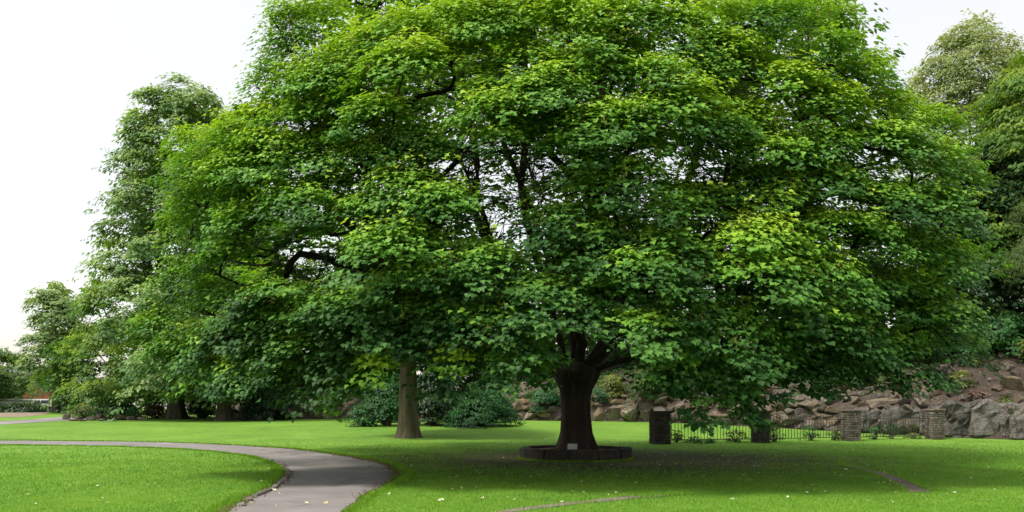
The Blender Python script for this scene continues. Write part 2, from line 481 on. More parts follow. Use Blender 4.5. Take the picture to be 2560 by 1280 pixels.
# ------------------------------------------------------------------ stones
def rock_mesh(name, seed, mat, n=15, sharp=.8):
    r = random.Random(seed)
    bm = bmesh.new()
    for _ in range(n):
        v = Vector((r.gauss(0, 1), r.gauss(0, 1), r.gauss(0, 1))).normalized()
        mx = max(abs(v.x), abs(v.y), abs(v.z))
        v = v * (1 - sharp) + (v / mx) * sharp * .82
        bm.verts.new(v * r.uniform(.44, .56))
    bmesh.ops.convex_hull(bm, input=bm.verts[:])
    for v in [v for v in bm.verts if not v.link_faces]: bm.verts.remove(v)
    bmesh.ops.recalc_face_normals(bm, faces=bm.faces[:])
    return bm_mesh(name, bm, mat)
ROCKS = [rock_mesh('stone', 100 + i, M_stone) for i in range(14)]
OCHRE = [rock_mesh('stone', 300 + i, M_ochre) for i in range(6)]
rs = random.Random(21)
def put_stone(parent, px, py, w, h, pool=None, deep=.9, sink=.0, name='stone'):
    """one stone whose outline is about w x h photo pixels, resting in the bank or on the lawn"""
    yb = bank_base(px)
    gp = H(px, min(py + h * .42, HY + 200)) if px > 560 else G(px, py + h * .45)
    Y = gp[1] + sink
    sx, sz = w / FPX * Y * 1.28, h / FPX * Y * 1.34
    c = P(px, py, Y + sx * deep * .12)
    o = link(name, rs.choice(pool or ROCKS), parent)
    o.location = Vector(c) - parent.location
    o.scale = (sx, max(min(sx, sz * 1.4) * deep, .25), sz)
    o.rotation_euler = (rs.uniform(-.2, .2), rs.uniform(-.22, .22), rs.uniform(-.35, .35) + rs.choice((0, math.pi)))
    return o
def zoomlist(x0, y0, s, L): return [(x0 + x / s, y0 + y / s, a / s, b / s) for x, y, a, b in L]
wall_a = empty('rock_wall', tuple(H(800, 1046)), 'low mossy wall of piled boulders between the dark shrub and the laurels', 'rock wall')
for p in zoomlist(640, 840, 4, [(430, 720, 180, 110), (560, 680, 130, 110), (650, 600, 150, 70), (720, 680, 120, 60), (850, 640, 130, 100), (740, 715, 110, 60), (830, 730, 110, 90), (895, 735, 100, 80), (930, 680, 130, 60), (570, 765, 130, 70), (720, 762, 130, 50), (710, 805, 160, 50), (860, 800, 110, 60), (380, 800, 110, 60), (460, 810, 90, 50), (330, 790, 90, 60), (500, 640, 110, 60), (390, 690, 110, 60), (780, 620, 90, 50), (660, 660, 90, 60), (950, 790, 110, 60), (300, 740, 100, 70), (620, 800, 90, 50), (-60, 780, 120, 80), (60, 800, 140, 70), (-180, 800, 130, 60), (-330, 800, 150, 70), (-250, 760, 120, 60), (-400, 770, 110, 60), (160, 760, 130, 80)]):
    put_stone(wall_a, *p)
wall_b = empty('rock_wall', tuple(H(1560, 1052)), 'wall of large pale boulders behind the big maple trunk', 'rock wall')
for i, p in enumerate(zoomlist(1240, 800, 3.37, [(195, 740, 90, 100), (190, 815, 70, 60), (235, 680, 100, 60), (235, 630, 80, 50), (280, 812, 110, 70), (310, 760, 80, 80), (545, 820, 120, 60), (420, 800, 160, 50), (870, 800, 100, 120), (1000, 800, 160, 130), (1150, 790, 180, 140), (1060, 750, 80, 60), (1130, 700, 100, 90), (1020, 680, 120, 60), (870, 710, 110, 40), (1150, 640, 90, 30), (240, 560, 60, 80), (700, 800, 160, 100), (620, 740, 110, 60), (760, 730, 120, 70), (120, 800, 90, 70), (480, 760, 110, 60)])):
    put_stone(wall_b, *p, pool=OCHRE if i % 3 else ROCKS)
wall_c = empty('rock_wall', tuple(H(1950, 1060)), 'long stacked rock wall behind the iron fence', 'rock wall')
for p in zoomlist(1560, 880, 4.267, [(250, 570, 150, 140), (250, 690, 170, 110), (400, 640, 150, 110), (400, 720, 170, 80), (520, 610, 130, 90), (640, 600, 150, 110), (560, 700, 150, 90), (700, 690, 170, 110), (850, 700, 150, 110), (980, 700, 150, 120), (1060, 560, 160, 100), (1110, 745, 250, 70), (850, 600, 150, 90), (950, 520, 130, 80), (1250, 480, 150, 100), (1400, 450, 140, 110), (1250, 620, 140, 130), (1250, 730, 170, 90), (1400, 560, 140, 90), (1430, 660, 180, 110), (1450, 760, 180, 80), (1580, 610, 160, 150), (1700, 570, 180, 180), (1640, 480, 200, 70), (1640, 730, 170, 110), (1780, 720, 190, 120), (1900, 520, 160, 100), (1990, 560, 140, 70), (1930, 640, 200, 80), (2060, 610, 120, 80), (1880, 710, 180, 90), (2000, 745, 200, 70), (2200, 720, 240, 90), (2150, 790, 260, 80), (1750, 440, 140, 80), (1120, 440, 140, 80), (760, 500, 120, 70), (1950, 800, 200, 80)]):
    put_stone(wall_c, *p)
for p in zoomlist(2020, 860, 4.267, [(380, 480, 200, 110), (240, 560, 190, 150), (150, 690, 130, 80), (60, 600, 110, 80), (330, 700, 250, 70), (95, 770, 110, 60), (430, 590, 120, 60), (280, 820, 220, 90), (430, 800, 180, 120), (430, 920, 200, 100), (600, 680, 130, 120), (500, 600, 110, 70), (560, 480, 150, 80), (300, 900, 260, 90), (100, 880, 220, 90)]):
    put_stone(wall_c, *p)
for _ in range(130):
    px = rs.uniform(1600, 2340); dv = rs.choice((rs.uniform(.15, .7), rs.uniform(.5, 3.4)))
    b = bank_base(px); hz = rs.uniform(.1, 1.6)
    if dv < .7: dv = .12 + .38 * hz
    Y = b + dv
    sz = rs.uniform(.45, 1.05)
    o = link('stone', rs.choice(ROCKS), wall_c)
    zz = bank_z(px, Y) if dv > .74 else gz(b) + hz
    o.location = Vector(((px - CX) / FPX * Y, Y, zz + sz * .12)) - wall_c.location
    o.scale = (sz * rs.uniform(1.2, 2.1), sz, sz * rs.uniform(.45, .85))
    o.rotation_euler = (rs.uniform(-.35, .35), rs.uniform(-.35, .35), rs.uniform(-3, 3))
for _ in range(45):
    px = rs.choice((rs.uniform(720, 900), rs.uniform(1285, 1620))); dv = rs.uniform(.2, 2.2)
    wl_ = wall_a if px < 1000 else wall_b
    Y = bank_base(px) + dv
    sz = rs.uniform(.4, .95)
    o = link('stone', rs.choice(ROCKS if px < 1000 else OCHRE), wl_)
    o.location = Vector(((px - CX) / FPX * Y, Y, bank_z(px, Y) + sz * .1)) - wl_.location
    o.scale = (sz * rs.uniform(1.1, 1.6), sz, sz * rs.uniform(.6, .95))
    o.rotation_euler = (rs.uniform(-.35, .35), rs.uniform(-.35, .35), rs.uniform(-3, 3))
scree = empty('rock_garden', tuple(H(2400, 980)), 'scattered boulders on the brown slope above the right-hand cliff', 'rock garden')
for p in zoomlist(2020, 860, 4.267, [(755, 570, 100, 80), (830, 640, 360, 110), (1020, 600, 120, 140), (1100, 510, 100, 80), (1310, 510, 340, 120), (1240, 630, 180, 110), (1550, 530, 150, 80), (1690, 580, 110, 90), (1330, 270, 150, 140), (1440, 290, 110, 130), (1640, 320, 180, 70), (1980, 240, 80, 120), (2140, 250, 130, 90), (2180, 430, 220, 150), (2210, 310, 80, 80), (2250, 610, 180, 100), (1940, 380, 50, 40), (1450, 420, 180, 80), (920, 500, 100, 60), (1750, 400, 110, 50), (2020, 480, 120, 70), (1180, 300, 120, 80), (1850, 560, 110, 80), (2080, 120, 90, 50), (1600, 440, 90, 50)]):
    put_stone(scree, *p, deep=.8)
# cliff: tall faces of quarried rock on the right
def slab_mesh(seed, w, d, h):
    bm = box_bm(w, d, h, .0)
    bmesh.ops.bevel(bm, geom=bm.edges[:], offset=min(w, d, h) * .12, segments=1, affect='EDGES')
    bmesh.ops.triangulate(bm, faces=bm.faces[:])
    bmesh.ops.subdivide_edges(bm, edges=bm.edges[:], cuts=6, use_grid_fill=True)
    for v in bm.verts:
        q = v.co * 1.0 + Vector((seed * 7.7, 0, 0))
        cell = mnoise.voronoi(Vector((q.x * 1.5, q.y * 1.0, q.z * .8)))
        f = mnoise.noise(q * 1.1) * .16 + mnoise.noise(q * 3.2) * .07
        st = (mnoise.cell(Vector(cell[1][0]) * 3.7) - .5) * .13 - max(0, .10 - (cell[0][1] - cell[0][0])) * .6
        nrm = Vector((v.co.x / w, v.co.y / d * 3.0, v.co.z / h)).normalized()
        v.co += nrm * (f + st)
        if v.co.z > h * .3: v.co.z += mnoise.noise(Vector((q.x * 1.6, 0, seed))) * .3
    bmesh.ops.recalc_face_normals(bm, faces=bm.faces[:])
    return bm_mesh('rock_face', bm, M_cliff)
cliff = empty('rock_cliff', tuple(H(2450, 1090)), 'sheer grey quarried rock face at the right edge of the lawn', 'cliff')
for k, (px, py, ww, hh, pool) in enumerate([(2170, 1050, 66, 52, 0), (2262, 1050, 104, 56, 0), (2325, 1052, 60, 66, 0), (2392, 1050, 80, 82, 0), (2462, 1050, 82, 86, 0), (2512, 1056, 40, 74, 0), (2552, 1054, 66, 92, 0), (2630, 1052, 110, 96, 0), (2740, 1052, 130, 98, 0)]):
    Y = bank_base(px) + .35
    o = link('rock_face', slab_mesh(k + 1, ww / FPX * Y * 1.06, 1.1, hh / FPX * Y * 1.06), cliff)
    o.location = Vector(P(px, py, Y + .12 * (k % 3))) - cliff.location
    o.rotation_euler = (rs.uniform(-.06, .02), rs.uniform(-.05, .05), rs.uniform(-.25, .15))
# low rock edging of the far left bed
bed = empty('rock_edging', tuple(G(230, 1051)), 'low border of loose rocks under the tall lime tree', 'rock edging')
for p in zoomlist(0, 840, 4, [(660, 812, 80, 60), (905, 828, 90, 42), (985, 812, 70, 75), (860, 795, 90, 40), (1075, 828, 60, 40), (1200, 818, 100, 55), (740, 842, 90, 22), (790, 828, 80, 34), (1300, 825, 90, 40), (830, 845, 70, 20), (1130, 842, 80, 20), (1020, 842, 70, 24), (1420, 830, 90, 36)]):
    o = put_stone(bed, *p, pool=ROCKS)
bed.children[0].data = OCHRE[2]

# ------------------------------------------------------------------ foliage generators
def tubes(paths, mat, name):
    """paths: list of (points (n,3), radii (n,))"""
    VV, FF, base = [], [], 0
    for pts, rad in paths:
        pts = np.asarray(pts, float); rad = np.asarray(rad, float)
        k = 12 if rad.max() > .15 else (7 if rad.max() > .05 else 4)
        tg = unit(np.gradient(pts, axis=0))
        ref = np.array([0, 0, 1.0]) if abs(tg[0, 2]) < .9 else np.array([1.0, 0, 0])
        u = unit(np.cross(tg, ref)); v = np.cross(tg, u)
        an = np.linspace(0, 2 * np.pi, k, endpoint=False)
        ring = pts[:, None, :] + rad[:, None, None] * (np.cos(an)[None, :, None] * u[:, None, :] + np.sin(an)[None, :, None] * v[:, None, :])
        n = len(pts)
        VV.append(ring.reshape(-1, 3))
        i, j = np.meshgrid(np.arange(n - 1), np.arange(k), indexing='ij')
        j2 = (j + 1) % k
        FF.append(np.stack([i * k + j, i * k + j2, (i + 1) * k + j2, (i + 1) * k + j], -1).reshape(-1, 4) + base)
        base += n * k
    return np_mesh(name, np.concatenate(VV), np.concatenate(FF), mat, True)

def leaf_frame(nrm, tip):
    nrm = unit(nrm)
    tip = unit(tip - nrm * np.sum(tip * nrm, -1, keepdims=True))
    return np.cross(tip, nrm), tip, nrm

MAPLE_V = np.array([(0, 0, 0), (0, .34, -.02), (0, 1, -.14), (.34, .02, .05), (.31, .24, .04), (.56, .50, .10), (.27, .56, .04), (-.34, .02, .05), (-.31, .24, .04), (-.56, .50, .10), (-.27, .56, .04)])
MAPLE_F = np.array([(1, 0, 3), (1, 3, 4), (1, 4, 5), (1, 5, 6), (1, 6, 2), (1, 7, 0), (1, 8, 7), (1, 9, 8), (1, 10, 9), (1, 2, 10)])
TRI_V = np.array([(0, 0, 0), (.42, .06, .05), (.54, .46, .10), (.31, .62, .03), (0, .96, -.14), (-.31, .62, .03), (-.54, .46, .10), (-.42, .06, .05)])
TRI_F = np.array([(0, 1, 2), (0, 2, 3), (0, 3, 4), (0, 4, 5), (0, 5, 6), (0, 6, 7)])
LOBED_V = np.array([(0, 0, 0), (.46, .36, .06), (.17, .50, .02), (0, 1, -.12), (-.17, .50, .02), (-.46, .36, .06)])
LOBED_F = np.array([(0, 1, 2), (0, 2, 3), (0, 3, 4), (0, 4, 5)])
SIMPLE_V = np.array([(0, 0, 0), (.30, .45, .07), (0, 1, -.06), (-.30, .45, .07)])
SIMPLE_F = np.array([(0, 1, 2), (0, 2, 3)])
WIDE_V = np.array([(0, 0, 0), (.44, .45, .07), (0, .95, -.06), (-.44, .45, .07)])
NARROW_V = np.array([(0, 0, 0), (.17, .45, .05), (0, 1, -.05), (-.17, .45, .05)])

def leaves_mesh(name, pos, nrm, tip, size, tint, mat, TV=SIMPLE_V, TF=SIMPLE_F):
    x, y, z = leaf_frame(nrm, tip)
    n, k = len(pos), len(TV)
    rv_ = np.random.default_rng(n)
    ax = rv_.uniform(.72, 1.12, (n, 1, 1)); cz = rv_.uniform(.3, 1.7, (n, 1, 1))
    V = pos[:, None, :] + size[:, None, None] * (TV[None, :, 0, None] * ax * x[:, None, :] + TV[None, :, 1, None] * y[:, None, :] + TV[None, :, 2, None] * cz * z[:, None, :])
    F = TF[None] + (np.arange(n) * k)[:, None, None]
    return np_mesh(name, V.reshape(-1, 3), F.reshape(-1, 3), mat, False, {'tint': np.repeat(np.clip(tint, 0, 1), k)})

def pad_leaves(pads, rng, leaf, per_shoot=8, up=1.0, shoot_sd=.13, thick=.5):
    """pads: list of dicts(c, a, b, h, o(3), n, tint, out). leaves on the upper and outer side of a drooping dome of shoots"""
    POS, NRM, TIP, TINT, SIZ = [], [], [], [], []
    Z = np.array([0, 0, 1.0])
    for p in pads:
        o = p['o']; t = np.array([-o[1], o[0], 0.0])
        ns = max(3, int(p['n'] / per_shoot))
        ang = rng.uniform(0, 2 * np.pi, ns); rr = np.sqrt(rng.uniform(0, 1, ns)) * rng.uniform(.9, 1.12, ns)
        ph = rng.uniform(0, 6.283, 3)
        rr = rr * (1 + .22 * np.sin(2 * ang + ph[0]) + .16 * np.sin(3 * ang + ph[1]) + .10 * np.sin(5 * ang + ph[2]))
        spr = rng.random(ns) < p.get('spray', .22)
        ax_ = rng.uniform(0, 6.283, 4)[rng.integers(0, 4, ns)]
        ang = np.where(spr, ax_ + rng.normal(0, .13, ns), ang)
        rr = np.where(spr, rng.uniform(.55, 1.5, ns), rr)
        uu, vv = rr * np.cos(ang), rr * np.sin(ang)
        dome = np.sqrt(np.clip(1 - rr ** 2, 0, 1))
        hh = p['h'] * (dome * (1 - thick * rng.uniform(0, 1, ns) ** 1.5) - .22 * rr ** 2) + spr * p['h'] * .28 * (1 - np.abs(rr - .8))
        lead = rng.random(ns) < .10
        hh = hh + lead * rng.exponential(.16, ns) * p['a']
        hh = hh - p.get('droop', .3) * p['a'] * vv + p.get('tilt', 0.) * p['a'] * uu
        sp = p['c'] + uu[:, None] * p['a'] * t + vv[:, None] * p['b'] * o + hh[:, None] * Z
        rad = uu[:, None] * t + vv[:, None] * o
        m = per_shoot
        idx = np.repeat(np.arange(ns), m)
        sd = shoot_sd
        off = rng.normal(0, sd, (ns * m, 3)) * np.array([1, 1, .30])
        POS.append(sp[idx] + off)
        NRM.append(Z * up + o * p['out'] + rad[idx] * .28 + rng.normal(0, .15, (ns * m, 3)))
        TIP.append(rad[idx] * .6 + o * .55 - Z * .45 + unit(off) * .9 + rng.normal(0, .25, (ns * m, 3)))
        st = rng.normal(0, .06, ns) + np.where(lead, .15, 0) + .34 * (np.clip(hh / max(p['h'], .01), -.6, 1.2) - .35)  # young growth at pad tops, tinted lighter still to paint top light
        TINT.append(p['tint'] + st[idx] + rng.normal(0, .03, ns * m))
        SIZ.append(leaf * rng.uniform(.55, 1.2, ns * m))
    return [np.concatenate(a) for a in (POS, NRM, TIP, SIZ, TINT)]

def grow(stems, pads, rng, r_tip=.028, k=2.4, seg=4):
    """branch skeleton: hand-laid stems, then every pad reached by a curved branch from the cheapest node. returns [(stem id, pts, radii)]"""
    pos, par, sid = [], [], []
    for si, st in enumerate(stems):
        st = catmull(st, 5)
        for i, q in enumerate(st):
            if i > 0: q = q + rng.normal(0, .05, 3)
            pos.append(q); par.append(len(pos) - 2 if i else -1); sid.append(si)
    order = sorted(range(len(pads)), key=lambda i: min(np.linalg.norm(np.array(pos) - pads[i]['c'], axis=1)))
    tips = []
    for i in order:
        c = pads[i]['c'] - np.array([0, 0, .12])
        A = np.array(pos)
        dv = c - A
        dist = np.linalg.norm(dv, axis=1)
        cost = dist + .5 * np.maximum(A[:, 2] - c[2] - .2, 0)
        o = pads[i]['o']
        cost += .9 * np.maximum(-(dv @ o), 0)
        j = int(np.argmin(cost))
        n = max(2, min(7, int(dist[j] / .6) + 1))
        pdir = A[j] - A[par[j]] if par[j] >= 0 else np.array([0, 0, 1.0])
        pdir = pdir / max(np.linalg.norm(pdir), 1e-6)
        c1 = A[j] + (pdir * .6 + np.array([0, 0, .25])) * dist[j] * .35
        prev = j
        for t in np.linspace(0, 1, n + 1)[1:]:
            q = (1 - t) ** 2 * A[j] + 2 * t * (1 - t) * c1 + t * t * c
            if t < 1: q = q + rng.normal(0, .035 * dist[j] ** .5, 3)
            pos.append(q); par.append(prev); sid.append(sid[j]); prev = len(pos) - 1
        tips.append((prev, i))
    N = len(pos)
    acc = np.zeros(N)
    kids = [[] for _ in range(N)]
    for i, p_ in enumerate(par):
        if p_ >= 0: kids[p_].append(i)
    for i in range(N - 1, -1, -1):
        if not kids[i]: acc[i] = max(acc[i], r_tip ** k)
        if par[i] >= 0: acc[par[i]] += acc[i] * 1.002
    # nodes were appended parent-before-child, so one reverse pass is enough
    rad = acc ** (1 / k)
    chains = []
    starts = [(i, -1) for i in range(N) if par[i] < 0]
    while starts:
        i, p_ = starts.pop()
        ch = [p_] if p_ >= 0 else []
        s_ = sid[i]
        while True:
            ch.append(i)
            if not kids[i]: break
            ks = sorted(kids[i], key=lambda q: -rad[q])
            for q in ks[1:]: starts.append((q, i))
            i = ks[0]
        if len(ch) > 1:
            rr = np.array([rad[q] for q in ch]); 
            if p_ >= 0: rr[0] = min(rr[0], rr[1] * 1.15)
            rr[-1] *= .5
            chains.append((s_, np.array([pos[q] for q in ch]), rr))
    return chains

def twigs(pads, rng, per=7, r=.008):
    out = []
    for p in pads:
        o = p['o']; t = np.array([-o[1], o[0], 0])
        for _ in range(per):
            a = rng.uniform(0, 6.28); q = rng.uniform(.5, .95)
            e = p['c'] + q * math.cos(a) * p['a'] * t + q * math.sin(a) * p['b'] * o + np.array([0, 0, p['h'] * rng.uniform(.2, .7) - p.get('droop', .3) * p['a'] * q * math.sin(a)])
            s_ = p['c'] - np.array([0, 0, .12])
            m_ = (s_ + e) / 2 + rng.normal(0, .06, 3)
            out.append((np.array([s_, m_, e]), np.array([r * 1.5, r, r * .5])))
    return out

# ------------------------------------------------------------------ the big maple
TX, TY = 1.96, 23.5
rng = np.random.default_rng(3)
SHZ = [1.2, 2.0, 3.5, 5.0, 7.2, 10.4, 12.4, 14.2, 16, 17.6, 18.6]
SHR = [12.0, 12.6, 13.3, 13.2, 12.7, 11.1, 10.0, 9.0, 7.2, 4.2, .6]
EL = .77
def shell_r(z): return float(np.interp(z, SHZ, SHR))
def shell_hit(px, py):
    best = (9e9, 23.5)
    for Y in np.arange(9, 23.6, .1):
        p = P(px, py, Y)
        R = shell_r(p[2])
        q = math.hypot((p[0] - TX) / R, (p[1] - TY) / (R * EL))
        if q < 1: return Y
        if q < best[0]: best = (q, Y)
    return best[1]
def outward(c):
    o = np.array([(c[0] - TX), (c[1] - TY) / EL, 0.0])
    return o / max(np.linalg.norm(o), 1e-6)
FRONT = [(800, 50, 100, 55, .1), (735, 130, 90, 55, 0), (665, 205, 55, 45, 0), (700, 60, 50, 50, 0), (1130, 60, 140, 60, .2), (1000, 90, 100, 45, .1), (1290, 40, 120, 55, .2), (1420, 55, 130, 70, .2), (1560, 35, 90, 50, .1), (1700, 85, 110, 70, .15), (1850, 35, 110, 50, .1), (2010, 40, 95, 50, .05), (2075, 120, 60, 60, 0), (1950, 25, 80, 40, 0), (2090, 45, 40, 50, 0),
    (880, 135, 100, 55, .2), (820, 195, 110, 45, .15), (1000, 155, 120, 50, .2), (1130, 135, 100, 45, .2), (740, 215, 90, 45, .1),
    (1330, 150, 100, 50, .15), (1385, 205, 85, 40, .15), (1490, 180, 120, 50, .15), (1560, 95, 70, 50, .15), (1650, 190, 90, 45, .1), (1690, 225, 100, 55, .3), (1800, 145, 90, 50, .25), (1890, 165, 80, 45, .2), (2000, 200, 80, 45, .3), (2070, 265, 90, 45, .15),
    (2160, 210, 90, 55, 0), (2240, 290, 100, 55, .25), (2340, 310, 85, 45, .1), (2165, 155, 45, 34, 0),
    (750, 285, 140, 50, .25), (650, 310, 105, 45, .2), (560, 350, 100, 45, .15), (860, 245, 100, 50, .25), (940, 285, 90, 40, .15), (470, 380, 65, 50, .05),
    (470, 430, 60, 50, .0), (570, 425, 110, 50, .15), (700, 385, 120, 50, .15), (820, 355, 105, 45, .15), (905, 385, 95, 38, .1), (1000, 340, 80, 34, .0), (1060, 375, 70, 32, 0),
    (1250, 270, 80, 32, .1), (1290, 315, 85, 35, .15), (1190, 235, 60, 30, 0), (1340, 240, 100, 34, .15), (1220, 350, 55, 22, 0),
    (1490, 300, 110, 42, .1), (1630, 285, 110, 42, .1), (1560, 355, 100, 40, .1), (1450, 370, 80, 34, 0), (1400, 285, 70, 30, .05),
    (1790, 320, 80, 38, .0), (1900, 315, 90, 48, .15), (1965, 385, 100, 40, .1), (2060, 350, 80, 40, .05), (1830, 375, 70, 30, 0),
    (2250, 375, 110, 45, .1), (2360, 380, 90, 50, .05), (2420, 455, 50, 45, 0), (2160, 330, 70, 35, .0),
    (500, 490, 90, 50, .1), (640, 470, 105, 42, .1), (475, 580, 70, 52, .0), (600, 555, 95, 42, .0), (745, 490, 95, 38, .05),
    (1010, 455, 100, 40, .1), (1090, 490, 90, 42, .1), (900, 520, 90, 34, .05), (830, 450, 80, 32, .05), (980, 520, 70, 30, .05),
    (1390, 545, 105, 45, -.1), (1540, 470, 80, 42, .1), (1600, 425, 75, 38, .05), (1690, 520, 85, 34, .05), (1470, 430, 60, 28, 0),
    (1440, 600, 120, 42, .05), (1560, 590, 90, 40, -.05), (1500, 660, 110, 40, -.05), (1610, 660, 90, 38, -.1),
    (1880, 435, 90, 32, .05), (1970, 490, 100, 36, .25), (2100, 455, 100, 32, .0), (2240, 500, 110, 42, -.05), (2370, 520, 90, 45, -.05), (1800, 510, 70, 30, 0),
    (950, 625, 110, 48, .0), (1070, 640, 110, 50, .0), (1190, 645, 100, 48, .0), (1000, 690, 90, 34, -.05), (1140, 700, 90, 30, -.05),
    (1880, 590, 110, 45, .3), (1990, 600, 100, 42, .2), (2140, 565, 130, 42, .15), (2270, 600, 120, 48, .15), (2370, 655, 70, 42, .1), (1770, 680, 110, 48, .0), (1900, 675, 110, 45, .1), (2050, 670, 120, 48, .15), (2180, 705, 110, 44, .1), (2300, 720, 100, 44, .0), (1680, 620, 80, 36, -.05),
    (440, 690, 65, 55, .0), (395, 800, 70, 45, .05), (520, 760, 105, 50, -.05), (450, 860, 95, 42, .05), (620, 800, 110, 45, -.1), (540, 860, 95, 42, .05), (560, 660, 85, 36, -.05), (400, 905, 60, 28, .15), (520, 925, 90, 32, .3), (620, 930, 80, 30, .28),
    (760, 790, 110, 42, -.1), (700, 870, 110, 48, -.1), (870, 780, 110, 42, -.05), (950, 860, 120, 50, -.05), (840, 890, 110, 44, -.05), (770, 930, 90, 38, -.05), (890, 940, 80, 34, .42), (660, 740, 90, 36, -.1), (1010, 780, 90, 38, -.1), (960, 925, 60, 30, .5), (850, 960, 50, 22, .42),  # high last values on the lowest pads paint back-lit leaves
    (1110, 780, 100, 40, -.15), (1240, 800, 120, 48, -.1), (1200, 880, 120, 48, -.1), (1300, 870, 75, 52, -.05), (1280, 930, 60, 34, -.05), (1110, 860, 80, 36, -.15), (1350, 925, 28, 26, -.05), (1120, 925, 40, 30, .55),
    (1450, 775, 110, 42, -.1), (1560, 720, 100, 42, -.15), (1350, 735, 110, 42, -.2), (1620, 800, 85, 42, .0), (1690, 885, 55, 34, .05),
    (1740, 780, 95, 50, -.05), (1720, 860, 95, 50, -.05), (1850, 830, 100, 50, .0), (1780, 945, 95, 42, -.05), (1800, 1005, 75, 34, -.05), (1680, 940, 60, 36, -.1), (1860, 910, 90, 40, .05), (1850, 1030, 45, 24, -.05),
    (1960, 860, 110, 42, .05), (2080, 790, 110, 42, -.05), (2150, 860, 120, 42, -.05), (2280, 800, 110, 42, -.05), (2380, 775, 70, 42, .0), (2400, 860, 70, 34, -.05), (2260, 880, 110, 34, -.1), (2050, 925, 100, 36, -.1), (2160, 935, 90, 32, -.15), (1960, 950, 70, 34, -.15), (1990, 740, 100, 40, -.1)]
GAPS = [(1100, 270, 120, 80), (1190, 430, 75, 90), (1300, 440, 110, 90), (1040, 425, 60, 40), (960, 75, 90, 45), (1850, 255, 60, 45), (1715, 400, 80, 55), (1750, 470, 60, 45), (1620, 500, 40, 40), (930, 585, 130, 40), (1240, 240, 50, 50), (1420, 330, 50, 40), (1330, 355, 60, 40), (760, 700, 110, 50), (1500, 520, 60, 50), (1420, 450, 50, 60), (2010, 140, 50, 40), (1200, 550, 110, 50), (1830, 470, 60, 60)]
def screen(p): return CX + p[0] / p[1] * FPX, HY - (p[2] - CAMH) / p[1] * FPX
def in_gap(p, grow_=1.0):
    x, y = screen(p)
    return any(((x - a) / (c * grow_)) ** 2 + ((y - b) / (d_ * grow_)) ** 2 < 1 for a, b, c, d_ in GAPS)
EDGE_X = [300, 480, 600, 850, 930, 1000, 1090, 1150, 1290, 1375, 1398, 1590, 1640, 1700, 1780, 1880, 1915, 2100, 2250, 2470]
EDGE_Y = [890, 945, 955, 985, 940, 905, 905, 930, 965, 950, 800, 815, 870, 970, 1018, 1000, 950, 960, 912, 890]
def edge(px): return float(np.interp(px, EDGE_X, EDGE_Y))
def below_edge(p, m=45):
    x, y = screen(p)
    return y + m > min(edge(x - 40), edge(x + 40))
front = []
for px, py, hw, hh, tn in FRONT:
    low_ = py + hh * .45 + hh * .35 + hw * .18
    lim = min(edge(px), .5 * (edge(px - hw * .7) + edge(px + hw * .7)) + 15)
    if low_ > lim: py -= low_ - lim
    px += rng.uniform(-14, 14); py += rng.uniform(-12, 8)
    Y = shell_hit(px, py) + rng.uniform(-.4, .7)
    a = hw / FPX * Y
    h = hh / FPX * Y * rng.uniform(1.1, 1.75)
    c = P(px, py + hh * .45, Y + a * .45)
    low = np.clip((8 - c[2]) / 7, 0, 1)
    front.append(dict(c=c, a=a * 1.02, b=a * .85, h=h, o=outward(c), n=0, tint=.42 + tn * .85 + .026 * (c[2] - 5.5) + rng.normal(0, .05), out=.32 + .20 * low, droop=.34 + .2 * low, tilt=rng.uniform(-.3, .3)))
    front[-1]['n'] = int(1450 * front[-1]['a'] * (front[-1]['b'] + front[-1]['h']) * 1.2) + 60
inner, back = [], []
for p in front:                        # shaded shoots deeper in, behind and below the outer ones
    if rng.random() < .12: continue
    c = p['c'] - p['o'] * rng.uniform(.9, 1.7) + np.array([0, 0, -rng.uniform(.1, .5)])
    if in_gap(c, .4) or below_edge(c): continue
    inner.append(dict(p, c=c, n=int(p['n'] * .13), tint=p['tint'] - .2, h=p['h'] * .9, spray=.04))  # darker shade-leaf green, also painting the shade inside the crown
n0 = len(inner)
while len(inner) < n0 + 170:
    th = rng.uniform(-math.pi, 0); z = rng.uniform(2.6, 17); q = rng.uniform(.5, .84)
    R = shell_r(z) * q
    c = np.array([TX + R * math.cos(th), TY + R * EL * math.sin(th), z])
    if c[1] < 13.5 or in_gap(c, .7) or below_edge(c) or (math.hypot(c[0] - TX, c[1] - TY) < 4.5 and z < 4.6): continue
    a = rng.uniform(.7, 1.15)
    inner.append(dict(c=c, a=a, b=a * .85, h=a * .42, o=outward(c), n=int(250 * a * a), tint=.22 + .018 * (z - 6), out=.35, droop=.3, spray=.04))  # low tint again colours in the dim crown interior
while len(back) < 270:
    th = rng.uniform(-.25, math.pi + .25); z = rng.uniform(2.2, 17.8); q = rng.uniform(.72, 1.0)
    R = max(shell_r(z) * q - .9, .5)
    c = np.array([TX + R * math.cos(th), TY + R * EL * math.sin(th), z])
    if in_gap(c, .3) or below_edge(c, 30): continue
    a = rng.uniform(1.0, 1.5)
    back.append(dict(c=c, a=a, b=a * .85, h=a * .45, o=outward(c), n=int(100 * a * a), tint=.42 + .02 * (z - 6), out=.35, droop=.3, spray=.06))
# the top of the crown, above the picture, and ragged side shoots
for _ in range(40):
    th = rng.uniform(-math.pi, math.pi); z = rng.uniform(15, 18.0); R = max(shell_r(z) * rng.uniform(.5, 1) - 1.6, .3)
    c = np.array([TX + R * math.cos(th), TY + R * EL * math.sin(th), z]); a = rng.uniform(.9, 1.4)
    back.append(dict(c=c, a=a, b=a * .9, h=a * .5, o=outward(c), n=int(210 * a * a), tint=.6, out=.3, droop=.25, spray=.05))

